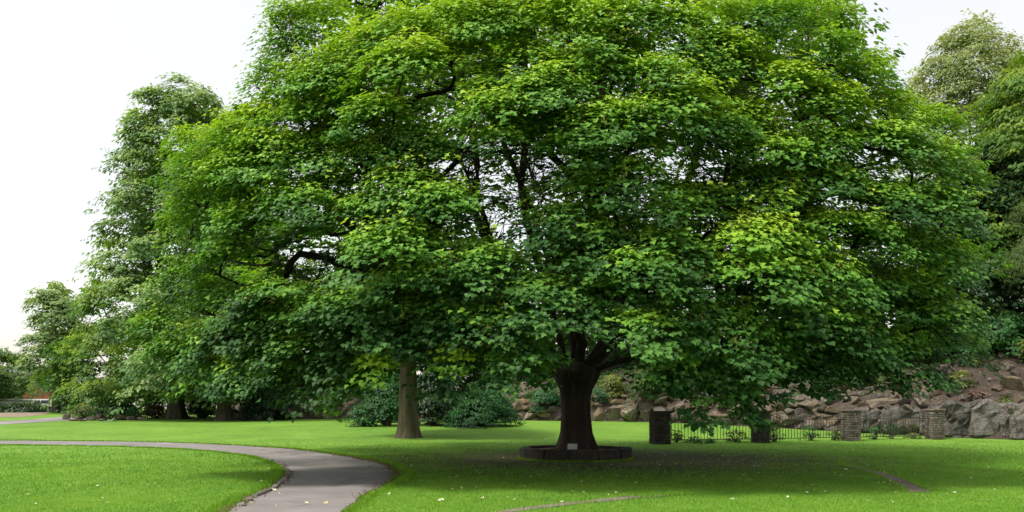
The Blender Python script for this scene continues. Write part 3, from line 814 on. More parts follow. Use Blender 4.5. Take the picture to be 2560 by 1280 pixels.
for _ in range(150):                   # closed upper canopy that shades the ground
    th = rng.uniform(-math.pi, math.pi); z = rng.uniform(6.5, 16); R = shell_r(z) * rng.uniform(.15, .68)
    c = np.array([TX + R * math.cos(th), TY + R * EL * math.sin(th), z])
    if in_gap(c, .3): continue
    a = rng.uniform(1.1, 1.7)
    back.append(dict(c=c, a=a, b=a * .9, h=a * .4, o=outward(c), n=int(85 * a * a), tint=.45, out=.3, droop=.2, spray=.05))
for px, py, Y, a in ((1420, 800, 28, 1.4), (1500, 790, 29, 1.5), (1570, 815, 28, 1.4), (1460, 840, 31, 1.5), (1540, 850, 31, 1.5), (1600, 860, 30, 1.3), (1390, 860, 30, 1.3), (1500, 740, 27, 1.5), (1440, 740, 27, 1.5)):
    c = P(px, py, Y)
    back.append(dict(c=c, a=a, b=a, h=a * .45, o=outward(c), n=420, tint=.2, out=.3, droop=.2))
fk = np.array([TX, TY, 2.1])
STEMS = [[fk, (.3, 23.2, 4.4), (-1.05, 23, 7.2), (-1.05, 23, 9.3), (-1.6, 23.2, 12), (-1.8, 23.4, 14.5)],
    [fk, (1.1, 23.7, 5), (.35, 23.6, 8), (.45, 23.7, 11), (.2, 24, 14.5), (.4, 24, 16.5)],
    [fk, (2.3, 24, 5), (2.6, 24.3, 9), (3, 24.5, 13), (3.1, 24.5, 16.5)],
    [fk, (3.4, 23.3, 4.8), (5.1, 23.1, 8), (6.2, 22.8, 11.5), (6.5, 22.6, 13.5)],
    [fk, (2.6, 23.35, 2.75), (3.95, 23.2, 3.15), (6.5, 22.9, 4.1), (9.5, 22.6, 4.9)],
    [fk, (1.2, 23.3, 2.7), (-.6, 23.1, 3.3), (-3.2, 22.8, 4.4), (-6.2, 22.3, 5.5), (-9.5, 22, 6.1)],
    [fk, (2.0, 22.6, 3.5), (1.5, 20.2, 4.8), (1, 17.8, 5.5)],
    [fk, (3.0, 22.6, 3.6), (5.0, 21, 4.9), (7.4, 19.2, 6.2)],
    [fk, (.9, 22.7, 3.5), (-1.4, 21.2, 4.9), (-4.2, 19.4, 6.2)],
    [fk, (2, 25, 3.6), (2, 27.5, 5.2), (2, 30, 7)],
    [fk, (.4, 24.6, 3.8), (-2.8, 26, 5.4), (-5.5, 28, 7)],
    [fk, (3.6, 24.6, 3.8), (6, 26, 5.4), (8.4, 28, 7)],
    [fk, (2.2, 22.9, 4.2), (2.4, 21.2, 7.6), (2.5, 20, 11), (2.6, 19.5, 13)],
    [fk, (.6, 23.1, 4.2), (-2.4, 22.7, 7.0), (-5.4, 22.3, 9.6), (-7.2, 22.1, 11)],
    [fk, (3.2, 23.8, 4.2), (6.6, 23.8, 7.2), (9.4, 23.6, 9.2)],
    [fk, (1.6, 22.9, 4.4), (.2, 21.6, 8), (-1.4, 20.6, 11)]]
maple = empty('maple_tree', (TX, TY, .3), 'huge spreading green maple filling the picture above the round stone planter', 'tree')
allpads = front + inner + back
chains = grow([[np.array(q, float) for q in s_] for s_ in STEMS], allpads, rng)
for si in range(len(STEMS)):
    ch = [(p_, r_) for s_, p_, r_ in chains if s_ == si]
    at_parent(link('limb', tubes(ch, M_bark, 'limb')), maple)
tangle = []
nodes = np.concatenate([p_ for _, p_, r_ in chains if r_.max() > .05])
for gx, gy, gw, gh in GAPS:
    for _ in range(34):
        a_ = rng.uniform(0, 6.283); q_ = rng.uniform(0, 1.15)
        e = P(gx + gw * q_ * math.cos(a_), gy + gh * q_ * math.sin(a_) - gh * .3, rng.uniform(18.5, 27))
        dd = np.linalg.norm(nodes - e, axis=1) + 1.2 * np.maximum(nodes[:, 2] - e[2] + .3, 0)
        n0_ = nodes[int(np.argmin(dd + rng.uniform(0, 1.2, len(dd))))]
        L_ = np.linalg.norm(e - n0_)
        if L_ < .4 or L_ > 5: continue
        pts = [n0_ * (1 - t) + e * t + np.array([0, 0, .18 * L_ * t * (1 - t)]) + (rng.normal(0, .05 * L_ ** .5, 3) if 0 < t < 1 else 0) for t in np.linspace(0, 1, 6)]
        r0 = rng.uniform(.014, .030)
        tangle.append((np.array(pts), np.linspace(r0, r0 * .3, 6)))
        for _k in range(3):
            j_ = rng.integers(1, 5)
            e2 = pts[j_] + (e - n0_) / L_ * rng.uniform(.3, .8) + rng.normal(0, .3, 3) + np.array([0, 0, .2])
            tangle.append((np.array([pts[j_], (pts[j_] + e2) / 2 + rng.normal(0, .05, 3), e2]), np.array([.010, .008, .004])))
at_parent(link('fine_branches', tubes(tangle, M_bark, 'fine_branches')), maple)['kind'] = 'stuff'
at_parent(link('twigs', tubes(twigs(front + inner, rng, 6), M_bark, 'twigs')), maple)['kind'] = 'stuff'

# trunk: fluted, flaring to the root and to the crotch
def trunk_mesh(name, mat, zr, cx, cy, sides=40, rings=34, flute=.05, seed=0, top=True):
    zs = np.linspace(zr[0][0], zr[-1][0], rings)
    V = []
    for z in zs:
        r = float(np.interp(z, [q[0] for q in zr], [q[1] for q in zr]))
        ox = float(np.interp(z, [q[0] for q in zr], [q[2] if len(q) > 2 else 0 for q in zr]))
        for k in range(sides):
            a = 2 * math.pi * k / sides
            low = max(0, 1 - (z - zs[0]) / .9)
            f = 1 + flute * (1 + 2.0 * low) * math.sin(5 * a + seed + .3 * z) + flute * .6 * math.sin(9 * a + 2 * seed - .25 * z) + .06 * mnoise.noise(Vector((math.cos(a) * 2, math.sin(a) * 2, z * .8 + seed))) + .03 * mnoise.noise(Vector((math.cos(a) * 9, math.sin(a) * 9, z * 1.5 + seed)))
            V.append((cx + ox + r * f * math.cos(a), cy + r * f * math.sin(a), z))
    F = [(i * sides + k, i * sides + (k + 1) % sides, (i + 1) * sides + (k + 1) % sides, (i + 1) * sides + k) for i in range(rings - 1) for k in range(sides)]
    return np_mesh(name, np.array(V), np.array(F), mat, True)
at_parent(link('trunk', trunk_mesh('trunk', M_bark, [(.28, .66), (.45, .58), (.8, .475), (1.4, .425), (1.8, .435), (2.15, .51), (2.45, .66), (2.7, .74), (2.9, .6), (3.05, .3)], TX, TY, seed=1.7)), maple)

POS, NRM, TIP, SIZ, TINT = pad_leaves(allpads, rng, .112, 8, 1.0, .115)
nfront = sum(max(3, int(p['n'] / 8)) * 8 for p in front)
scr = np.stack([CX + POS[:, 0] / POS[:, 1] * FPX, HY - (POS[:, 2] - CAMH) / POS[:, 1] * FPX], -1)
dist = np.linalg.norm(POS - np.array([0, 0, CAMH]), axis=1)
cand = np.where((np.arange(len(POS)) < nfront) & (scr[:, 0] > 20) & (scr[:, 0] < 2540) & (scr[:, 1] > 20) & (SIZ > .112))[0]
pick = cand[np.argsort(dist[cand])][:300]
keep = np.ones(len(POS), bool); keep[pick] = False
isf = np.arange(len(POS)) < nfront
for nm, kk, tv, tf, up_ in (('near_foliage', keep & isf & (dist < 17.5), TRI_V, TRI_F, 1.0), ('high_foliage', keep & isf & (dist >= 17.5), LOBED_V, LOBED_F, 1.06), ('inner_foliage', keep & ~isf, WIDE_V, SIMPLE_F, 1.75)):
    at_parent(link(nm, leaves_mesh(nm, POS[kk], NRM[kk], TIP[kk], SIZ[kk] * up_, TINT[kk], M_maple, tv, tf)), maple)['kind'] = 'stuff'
LM = [np_mesh('leaf', MAPLE_V, MAPLE_F, M_maple, False, {'tint': np.full(len(MAPLE_V), t)}) for t in np.linspace(.2, .9, 8)]
fx, fy, fz = leaf_frame(NRM, TIP)
for i in pick:
    o = link('leaf', LM[int(np.clip((TINT[i] - .2) / .1, 0, 7))], maple)
    M4 = Matrix([[fx[i, r], fy[i, r], fz[i, r], 0] for r in range(3)] + [[0, 0, 0, 1]])
    o.matrix_local = Matrix.Translation(Vector(POS[i]) - maple.location) @ M4 @ Matrix.Scale(float(SIZ[i]), 4)
# hanging bunches of winged keys
KP, KN, KT, KS = [], [], [], []
for p in front:
    if p['c'][2] < 2.5 or rng.random() < .35: continue
    for _ in range(rng.integers(1, 5)):
        a = rng.uniform(0, 6.28); q = rng.uniform(.3, .95)
        o = p['o']; t = np.array([-o[1], o[0], 0])
        e = p['c'] + q * math.cos(a) * p['a'] * t + abs(q * math.sin(a)) * p['b'] * o + np.array([0, 0, p['h'] * rng.uniform(.1, .6) - .3 * p['a'] * q * abs(math.sin(a))]) + o * .1
        for _k in range(9):
            KP.append(e + rng.normal(0, .05, 3)); KN.append(rng.normal(0, 1, 3)); KT.append(np.array([rng.normal(0, .6), rng.normal(0, .6), -1])); KS.append(rng.uniform(.06, .1))
at_parent(link('seed_keys', leaves_mesh('seed_keys', np.array(KP), np.array(KN), np.array(KT), np.array(KS), rng.uniform(0, 1, len(KP)), M_keys, NARROW_V, SIMPLE_F)), maple)['kind'] = 'stuff'
print('maple leaves', len(POS), nfront)

# planter ring of curved kerb blocks, soil, plaque
planter = empty('tree_planter', (TX, TY, 0), 'low round dark stone planter ring at the foot of the maple', 'planter')
def ring_block(a0, a1, r0, r1, h):
    bm = bmesh.new(); n = 6; g = []
    for k in range(n + 1):
        a = a0 + (a1 - a0) * k / n
        g.append([bm.verts.new((r * math.cos(a), r * math.sin(a), z)) for r, z in ((r0, 0), (r1, 0), (r1, h), (r0, h))])
    for k in range(n):
        for j in range(4): bm.faces.new((g[k][j], g[k][(j + 1) % 4], g[k + 1][(j + 1) % 4], g[k + 1][j]))
    bm.faces.new(g[0][::-1]); bm.faces.new(g[-1])
    bmesh.ops.recalc_face_normals(bm, faces=bm.faces[:])
    ed = [e for e in bm.edges if len(e.link_faces) == 2 and e.calc_face_angle() > .9]
    bmesh.ops.bevel(bm, geom=ed, offset=.022, segments=2, affect='EDGES')
    return bm
NB = 13
for k in range(NB):
    a0 = 2 * math.pi * k / NB + .2
    me = bm_mesh('kerb_block', ring_block(a0 + .003, a0 + 2 * math.pi / NB - .003, 1.40, 1.72, .35 + rs.uniform(-.012, .012)), M_kerb)
    o = link('kerb_block', me, planter); o.location = (rs.uniform(-.012, .012), rs.uniform(-.012, .012), -.02)
bm = bmesh.new()
bmesh.ops.create_circle(bm, cap_ends=True, cap_tris=True, segments=40, radius=1.42)
bmesh.ops.subdivide_edges(bm, edges=bm.edges[:], cuts=3)
for v in bm.verts: v.co.z = .26 + .05 * mnoise.noise(v.co * 2)
link('soil', bm_mesh('soil', bm, M_edge, True), planter)
plq = empty('plaque', tuple(P(1431, 1116, 22.1)), 'small pale plaque leaning against the maple trunk', 'plaque')
plq.location.z = .33; plq.rotation_euler = (math.radians(-22), 0, math.radians(-6))
link('plate', bm_mesh('plate', box_bm(.30, .03, .20, .006), M_plaque_edge), plq, (0, .012, .10))
link('face', bm_mesh('face', box_bm(.27, .014, .17, .004), M_plaque), plq, (0, -.008, .10))
link('foot', bm_mesh('foot', box_bm(.06, .06, .22, .008), M_plaque_edge), plq, (0, .05, .02))

# ------------------------------------------------------------------ other trees
def tree(name, label, base, height, crown, mat, trunk_r, pads_n, leaf, leaves_per, bmat=M_bark_dark, tint=.45, seed=1, TV=SIMPLE_V, lean=(0, 0), up=.7, prof=None, group='background trees', zvar=.25, pad_r=None, shoot_sd=.16, flare=1.5):
    """crown = (half width x, half depth y, z bottom, z top); prof maps 0..1 of crown height to a share of the half width"""
    r = np.random.default_rng(seed)
    base = np.asarray(base, float)
    o = empty(name, tuple(base), label, 'tree', group)
    hx, hy, z0, z1 = crown
    prof = prof or [(0, .55), (.2, .9), (.45, 1), (.75, .75), (.92, .42), (1, .1)]
    pads = []
    top = base + np.array([lean[0], lean[1], 0])
    while len(pads) < pads_n:
        t = r.uniform(0, 1); k = float(np.interp(t, [q[0] for q in prof], [q[1] for q in prof]))
        if r.random() > k + .12: continue
        a = r.uniform(0, 6.283); q = 1 - .7 * r.uniform(0, 1) ** 1.7
        q *= 1 + .12 * math.sin(3 * a + seed + 5 * t)
        c = np.array([top[0] + hx * k * q * math.cos(a), top[1] + hy * k * q * math.sin(a), base[2] + z0 + (z1 - z0) * t])
        ov = np.array([math.cos(a), math.sin(a), 0.])
        pr = (pad_r or (hx * .2)) * r.uniform(.6, 1.25)
        pads.append(dict(c=c, a=pr, b=pr, h=pr * r.uniform(.7, 1.2), tilt=r.uniform(-.5, .5), o=ov, n=int(1.15 * leaves_per * r.uniform(.7, 1.3)), tint=tint + r.normal(0, .09), out=.45, droop=.5, spray=.10))
    stems = [[base + np.array([0, 0, z0 * .3]), base + np.array([lean[0] * .3, lean[1] * .3, z0 + (z1 - z0) * .25]), base + np.array([lean[0] * .8, lean[1], z0 + (z1 - z0) * .55]), top + np.array([0, 0, z0 + (z1 - z0) * .9])]]
    for k in range(5):
        a = k * 1.256 + seed; zz = z0 + (z1 - z0) * (.08 + .1 * k)
        stems.append([base + np.array([0, 0, max(z0 * .7, zz - hx * .4)]), base + np.array([hx * .35 * math.cos(a), hy * .35 * math.sin(a), zz + hx * .12]), base + np.array([hx * .7 * math.cos(a), hy * .7 * math.sin(a), zz + hx * .3])])
    ch = grow([[np.array(q) for q in s_] for s_ in stems], pads, r, r_tip=.02 * (trunk_r / .4) ** .5)
    ch = [(p_, np.minimum(r_, trunk_r * .75)) for _, p_, r_ in ch]
    at_parent(link('branches', tubes(ch, bmat, 'branches')), o)
    tm = trunk_mesh('trunk', bmat, [(base[2] - .1, trunk_r * flare), (base[2] + .35, trunk_r * 1.2), (base[2] + .9, trunk_r * 1.04), (base[2] + z0 * .6 + 1, trunk_r * .9), (base[2] + z0 + (z1 - z0) * .3, trunk_r * .55, lean[0] * .3)], base[0], base[1], sides=24, rings=26, flute=.045, seed=seed)
    at_parent(link('trunk', tm), o)
    A = pad_leaves(pads, r, leaf * 1.6, 8, up, shoot_sd)
    at_parent(link('crown', leaves_mesh('crown', *A, mat, TV, SIMPLE_F)), o)['kind'] = 'stuff'
    return o
def gp(px, Y): return ((px - CX) / FPX * Y, Y, gz(Y))
def bp(px, dv):
    Y = bank_base(px) + dv
    return ((px - CX) / FPX * Y, Y, bank_z(px, Y))

tree('lime_tree', 'tall pale green lime tree left of the maple', gp(440, 54), 23, (6.7, 5.5, 1.2, 23.2), M_lime, .55, 480, .21, 190, M_bark_dark, .52, 11, pad_r=.95, shoot_sd=.2, lean=(.8, 0), prof=[(0, 1.08), (.15, 1.15), (.4, 1.05), (.6, .82), (.75, .70), (.87, .58), (.95, .44), (1, .24)])
tree('lime_tree', 'small light green tree with a dark trunk at the far left', gp(140, 78), 13, (3.3, 3, 2.2, 12.6), M_pale, .36, 80, .22, 260, M_bark_dark, .72, 12, pad_r=.95, shoot_sd=.2)
tree('far_tree', 'dim distant tree at the left edge beside the brick house', gp(8, 98), 8, (3.6, 3, 1.2, 7.2), M_green, .3, 45, .26, 200, M_bark_dark, .62, 13, pad_r=1.1, shoot_sd=.25)
tree('far_tree', 'low round distant tree just behind the small light green tree', gp(-60, 92), 8, (4, 3, 1.0, 6), M_pale, .3, 45, .26, 180, M_bark_dark, .4, 18, pad_r=1.1, shoot_sd=.25)
tree('far_tree', 'dim green tree seen low behind the lime tree', gp(290, 74), 8, (6, 4, .2, 8.5), M_green, .3, 80, .26, 150, M_bark_dark, .45, 26, pad_r=1.2, shoot_sd=.25)
tree('far_tree', 'dim green tree behind the two shaded trunks', gp(520, 72), 8, (7, 4, .2, 9), M_green, .3, 80, .26, 150, M_bark_dark, .35, 27, pad_r=1.2, shoot_sd=.25)
tree('shade_tree', 'dark-trunked tree under the left end of the maple crown', gp(560, 51), 12, (4.6, 4, 2.0, 12), M_green, .42, 90, .22, 260, M_bark_dark, .5, 14, pad_r=1.1, shoot_sd=.2)
tree('lawn_tree', 'straight grey-green trunk standing on the lawn behind the maple', G(1021, 1094), 10, (3.4, 3.2, 3.4, 10.5), M_green, .445, 80, .20, 240, M_bark_grey, .45, 15, pad_r=1.0, flare=1.5)
tree('silver_tree', 'tall pale silvery tree rising at the upper right', bp(2425, 20), 24, (4.5, 4, 4, 21.8), M_silver, .4, 240, .17, 190, M_bark_dark, .7, 16, pad_r=1.05, shoot_sd=.22, prof=[(0, .5), (.3, .9), (.5, 1), (.7, .95), (.85, .75), (.95, .45), (1, .15)])
tree('weeping_tree', 'bright yellow-green tree at the right edge', bp(2600, 8), 16, (4.4, 4, 3.2, 15.6), M_bright, .35, 120, .17, 300, M_bark_dark, .55, 17, pad_r=1.0, up=.5)
tree('birch_tree', 'fine grey-green drooping tree at the right edge', bp(2630, 3.5), 11, (2.1, 2, 3.6, 9.6), M_silver, .16, 50, .11, 300, M_bark_grey, .25, 19, NARROW_V, pad_r=.7, up=.1)
tree('dark_tree', 'dark leafy tree in the shade of the right-hand slope', bp(2470, 8), 12, (3.8, 3.5, .8, 10.5), M_dark, .35, 150, .18, 230, M_bark_dark, .8, 20, pad_r=1.0)
tree('dark_tree', 'dark green tree behind the maple above the fence', bp(2250, 7), 12, (4.2, 3.5, .2, 10), M_green, .35, 100, .18, 130, M_bark_dark, .3, 21, pad_r=1.0)
tree('dark_tree', 'mid green tree behind the maple above the rock wall', bp(1980, 7), 11, (4.6, 3.5, .2, 10.5), M_green, .35, 100, .19, 130, M_bark_dark, .5, 22, pad_r=1.1)
tree('dark_tree', 'green tree behind the maple crown right of the trunk', bp(1700, 9), 10, (5.2, 3.5, .2, 9.6), M_green, .35, 90, .20, 130, M_bark_dark, .5, 23, pad_r=1.1)
tree('dark_tree', 'green tree behind the maple crown left of the trunk', bp(1260, 10), 9, (5.2, 3.5, .2, 8.6), M_green, .35, 90, .21, 130, M_bark_dark, .5, 24, pad_r=1.1)
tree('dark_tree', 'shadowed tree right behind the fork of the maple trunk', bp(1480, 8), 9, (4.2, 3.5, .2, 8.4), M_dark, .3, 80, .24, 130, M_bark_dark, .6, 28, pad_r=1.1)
tree('dark_tree', 'dim tree behind the grey lawn trunk and its laurels', bp(1010, 9), 9, (4.6, 3.5, .2, 8.0), M_green, .3, 70, .24, 130, M_bark_dark, .3, 29, pad_r=1.1)
tree('dark_tree', 'dark tree behind the piled boulders left of centre', bp(800, 9), 10, (5.8, 3.5, .2, 9.2), M_green, .35, 90, .22, 130, M_bark_dark, .35, 25, pad_r=1.2)

# ------------------------------------------------------------------ shrubs and small plants
def shrub(name, label, px, py, wpx, hpx, mat, leaf=.12, dens=1.0, tint=.5, seed=1, on='lawn', TV=SIMPLE_V, cat='shrub', group='shrubs', up=.5, depth=.8):
    r = np.random.default_rng(seed)
    b = G(px, py) if on == 'lawn' else H(px, py)
    Y = b[1]
    hw, hh = wpx / 2 / FPX * Y, hpx / FPX * Y
    b = b + np.array([0, hw * depth * .5, 0]) * (on == 'lawn')
    o = empty(name, tuple(b), label, cat, group)
    n = int(np.clip(30 * (wpx * hpx / 8000) ** .5, 9, 60))
    pads, st = [], []
    for _ in range(n):
        a = r.uniform(0, 6.283); t = r.uniform(.06, .95) ** .8
        k = math.sqrt(max(0, 1 - (t * .95) ** 2.4)) * r.uniform(.55, .92)
        pr = hw * r.uniform(.22, .42)
        c = b + np.array([hw * k * math.cos(a), hw * depth * k * math.sin(a), max(hh * t - pr * .5, .03)])
        pads.append(dict(c=c, a=pr, b=pr, h=pr * .75, o=np.array([math.cos(a), math.sin(a), 0]), n=max(24, int(dens * 11 * (pr / leaf) ** 2)), tint=tint + r.normal(0, .07), out=.6, droop=.3))
        m_ = b + (c - b) * .5 + np.array([0, 0, .1 * hh])
        st.append((np.array([b + np.array([r.normal(0, .06), r.normal(0, .06), -.05]), m_, c]), np.array([.022, .016, .008]) * max(hh, .5)))
    at_parent(link('stems', tubes(st, M_bark_dark, 'stems')), o)
    A = pad_leaves(pads, r, leaf * 1.35, 6, up, leaf * .8, .7)
    A[0][:, 2] = np.maximum(A[0][:, 2], gz(Y) + .02) if on == 'lawn' else A[0][:, 2]
    at_parent(link('foliage', leaves_mesh('foliage', *A, mat, TV, SIMPLE_F)), o)['kind'] = 'stuff'
    return o

shrub('laurel_shrub', 'bright glossy green laurel left of the grey lawn trunk', 965, 1066, 110, 140, M_laurel, .12, 1, .5, 31)
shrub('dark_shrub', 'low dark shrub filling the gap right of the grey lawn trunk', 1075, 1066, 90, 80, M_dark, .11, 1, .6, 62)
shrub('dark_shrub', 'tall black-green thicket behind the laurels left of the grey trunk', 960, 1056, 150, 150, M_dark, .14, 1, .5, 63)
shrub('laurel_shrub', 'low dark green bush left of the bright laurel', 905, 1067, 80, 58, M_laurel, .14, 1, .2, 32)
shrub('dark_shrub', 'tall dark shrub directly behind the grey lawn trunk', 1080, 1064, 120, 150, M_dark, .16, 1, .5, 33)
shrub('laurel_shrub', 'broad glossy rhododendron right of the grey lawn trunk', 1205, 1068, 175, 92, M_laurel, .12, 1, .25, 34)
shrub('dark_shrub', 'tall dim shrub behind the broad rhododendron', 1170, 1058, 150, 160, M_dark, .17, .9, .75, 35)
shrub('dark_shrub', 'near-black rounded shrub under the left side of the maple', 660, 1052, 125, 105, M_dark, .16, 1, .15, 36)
shrub('dark_shrub', 'dark undergrowth between the two shaded trunks', 500, 1046, 90, 60, M_dark, .16, .8, .5, 37)
shrub('brown_shrub', 'dry brown undergrowth beside the lime trunk', 385, 1047, 90, 42, M_russet, .12, .8, .15, 38)
shrub('bed_shrub', 'mid green spreading shrub above the loose rock border', 280, 1047, 120, 50, M_laurel, .15, 1, .45, 39)
shrub('bed_shrub', 'yellowish green low shrub next to the pale boulder', 200, 1046, 80, 38, M_olive, .14, 1, .45, 40)
shrub('bed_shrub', 'fern-like dark plant at the right end of the rock border', 335, 1050, 60, 34, M_laurel, .14, .7, .15, 41, TV=NARROW_V)
shrub('dark_shrub', 'dark shrub behind the small far-left tree trunk', 170, 1032, 70, 42, M_dark, .18, 1, .6, 42)
shrub('ivy_shrub', 'ivy mass hanging on the boulders left of the maple trunk', 1362, 1034, 90, 72, M_laurel, .11, 1, .25, 43, on='bank')
shrub('bank_shrub', 'yellow-green bush on the bank just right of the maple trunk', 1528, 992, 76, 52, M_olive, .13, 1, .55, 44, on='bank')
shrub('bank_shrub', 'leafy olive bush on the bank above the first pier', 1635, 1002, 120, 95, M_olive, .13, 1, .3, 45, on='bank')
shrub('bank_shrub', 'dark green bush on the bank above the pale boulders', 1500, 1012, 60, 40, M_laurel, .12, 1, .1, 46, on='bank')
shrub('bank_shrub', 'russet leaved small shrub above the second pier', 1905, 1002, 52, 36, M_russet, .12, 1, .55, 47, on='bank')
shrub('bank_shrub', 'green tuft on the rocks right of the second pier', 1955, 1040, 40, 36, M_olive, .11, 1, .4, 48, on='bank')
shrub('bank_shrub', 'dark green bush on the slope behind the fence', 1830, 965, 130, 70, M_green, .14, 1, .4, 49, on='bank')
shrub('bank_shrub', 'dense dark bush on the slope above the third pier', 2110, 960, 170, 85, M_green, .14, 1, .3, 50, on='bank')
shrub('bank_shrub', 'small bright green bush left of the brown slope', 2215, 970, 50, 46, M_olive, .12, 1, .3, 51, on='bank')
shrub('bank_shrub', 'pale green leafy plant growing among the boulders on the brown slope', 2398, 972, 60, 46, M_olive, .12, .8, .6, 52, on='bank')
shrub('bank_shrub', 'purplish leaved plant drooping over the cliff top', 2440, 1012, 46, 36, M_russet, .11, .9, .3, 53, on='bank')
shrub('bank_shrub', 'little green clump on the cliff edge at right', 2513, 1012, 30, 26, M_olive, .10, 1, .4, 54, on='bank')
shrub('rhododendron', 'glossy rhododendron at the top of the brown slope', 2510, 880, 150, 100, M_laurel, .16, 1, .6, 55, on='bank')
shrub('rhododendron', 'shaded rhododendron left of the glossy one on the slope', 2410, 885, 120, 80, M_laurel, .16, 1, .2, 56, on='bank')
shrub('bank_shrub', 'yellowish low bush at the right end of the slope', 2570, 905, 70, 70, M_olive, .14, 1, .45, 57, on='bank')
shrub('bank_shrub', 'small green sprout on the brown slope', 2283, 952, 22, 14, M_olive, .10, 1, .5, 58, on='bank')
shrub('bank_shrub', 'green leafy sprig beside the dark maple tip above the brown slope', 2420, 915, 70, 26, M_olive, .12, .7, .35, 59, on='bank')
shrub('hedge', 'dim clipped hedge in front of the far flat-roofed building', 55, 1031, 120, 25, M_dark, .2, 1.2, .7, 60, cat='hedge', depth=.3)
shrub('hedge', 'dim clipped hedge at the very left edge of the picture', -40, 1031, 120, 25, M_dark, .2, 1.2, .5, 61, cat='hedge', depth=.3)
for k, (px, py, lb) in enumerate([(785, 1044, 'fern growing from the boulders left of the bright laurel'), (752, 1040, 'small fern low on the mossy boulder wall'), (760, 1000, 'mossy tuft on top of the boulder wall')]):
    shrub('fern', lb, px, py, 34, 30, M_olive, .16, .7, .35, 70 + k, on='bank', TV=NARROW_V, group='ferns on the rocks')

cov = np.random.default_rng(8)
cn = 26000
cpx = cov.uniform(600, 2300, cn); cdv = cov.uniform(1.0, 13, cn)
cpx = np.where(cpx > 2120, 2300 - (2300 - cpx) * 2.2, cpx)
cvp = np.array([bp(a, b_) for a, b_ in zip(cpx, cdv)])
msk = np.array([mnoise.noise(Vector((q[0] * .45, q[1] * .45, 9.1))) for q in cvp]) > -.18
msk &= (cdv > 2.2) | (cov.random(cn) < .35)
cvp = cvp[msk] + cov.uniform(0, .35, (msk.sum(), 1)) * np.array([0, 0, 1.])
cn = len(cvp)
tag(link('ivy_cover', leaves_mesh('ivy_cover', cvp, np.array([0, -.5, .8]) + cov.normal(0, .4, (cn, 3)), cov.normal(0, 1, (cn, 3)) - np.array([0, 0, .5]), cov.uniform(.14, .30, cn), np.clip(cov.normal(.4, .2, cn), 0, 1), M_green)), 'dark ivy and undergrowth covering the shaded bank', 'ivy', kind='stuff')

# ------------------------------------------------------------------ piers and iron fence
PIERS = [(1650, 1110), (1901, 1107), (2127, 1102), (2337, 1098)]
PB = [G(*p) for p in PIERS]
FA = math.atan2(PB[3][1] - PB[0][1], PB[3][0] - PB[0][0])
PH = [1.46, 1.46, 1.45, 1.44]
PW = .61
rb = random.Random(5)
def brick_meshes(mat):
    out = []
    for L in (.21, .16, .27):
        for k in range(3):
            bm = box_bm(L - .014, .05, .105 - .014, .008)
            for v in bm.verts: v.co += Vector((rb.uniform(-.004, .004), rb.uniform(-.004, .004), rb.uniform(-.004, .004)))
            out.append(bm_mesh('brick', bm, mat))
    return out
BL, BD = brick_meshes(M_pier), brick_meshes(M_pier_shaded)
plabels = ['dark square stone pier at the left end of the iron fence', 'shaded stone pier second from the left in the fence', 'coursed stone pier with flat cap, third from the left in the fence', 'sunlit coursed stone pier at the right end of the fence']
for k in range(4):
    o = empty('stone_pier', tuple(PB[k]), plabels[k], 'pier', 'fence piers')
    o.rotation_euler = (0, 0, FA)
    h = PH[k]; pool = (BD, BD, BL, BL)[k]
    wx = PW * (1.16 if k == 0 else 1.0)
    link('core', bm_mesh('core', box_bm(wx - .07, wx - .07, h - .08, .0, -.05), M_mortar), o)
    zc = 0.0
    ncourse = int((h - .15) / .105)
    for c in range(ncourse):
        for f in range(4):
            x = -wx / 2 + (.025 if f % 2 else -.0)
            end = wx / 2 - (.025 if f % 2 else 0)
            x = -wx / 2 + (.05 if f % 2 else 0); end = wx / 2 - (.05 if f % 2 else 0)
            sh = rb.choice((0, 3, 6)) if True else 0
            while x < end - .04:
                li = rb.choice((0, 0, 1, 2)); L = (.21, .16, .27)[li]
                sc_ = 1.0
                if end - x < L + .09: sc_ = (end - x) / L; L = end - x
                b_ = link('brick', pool[li * 3 + rb.randrange(3)], o)
                lx, ly = x + L / 2, -(wx / 2 - .025) + rb.uniform(-.006, .004)
                a = f * math.pi / 2
                b_.location = (lx * math.cos(a) - ly * math.sin(a), lx * math.sin(a) + ly * math.cos(a), .0525 + c * .105)
                b_.rotation_euler = (0, 0, a); b_.scale = (sc_, 1, 1)
                x += L
    zt = ncourse * .105
    link('neck_course', bm_mesh('neck_course', box_bm(wx - .03, wx - .03, .07, .01, zt), (M_pier_shaded, M_pier_shaded, M_pier, M_pier)[k]), o)
    link('cap', bm_mesh('cap', box_bm(wx + .05, wx + .05, .075, .018, zt + .07), (M_pier_shaded, M_pier_shaded, M_pier, M_pier)[k]), o)
BAR = bm_mesh('bar', box_bm(.019, .019, 1.0, 0, 0), M_iron)
TIPM = None
bm = bmesh.new(); bmesh.ops.create_cone(bm, cap_ends=True, segments=6, radius1=.016, radius2=.002, depth=.07)
TIPM = bm_mesh('bar_tip', bm, M_iron)
flabels = ['iron railing panel between the first and second pier', 'iron railing panel between the second and third pier', 'iron railing panel between the third pier and the sunlit end pier']
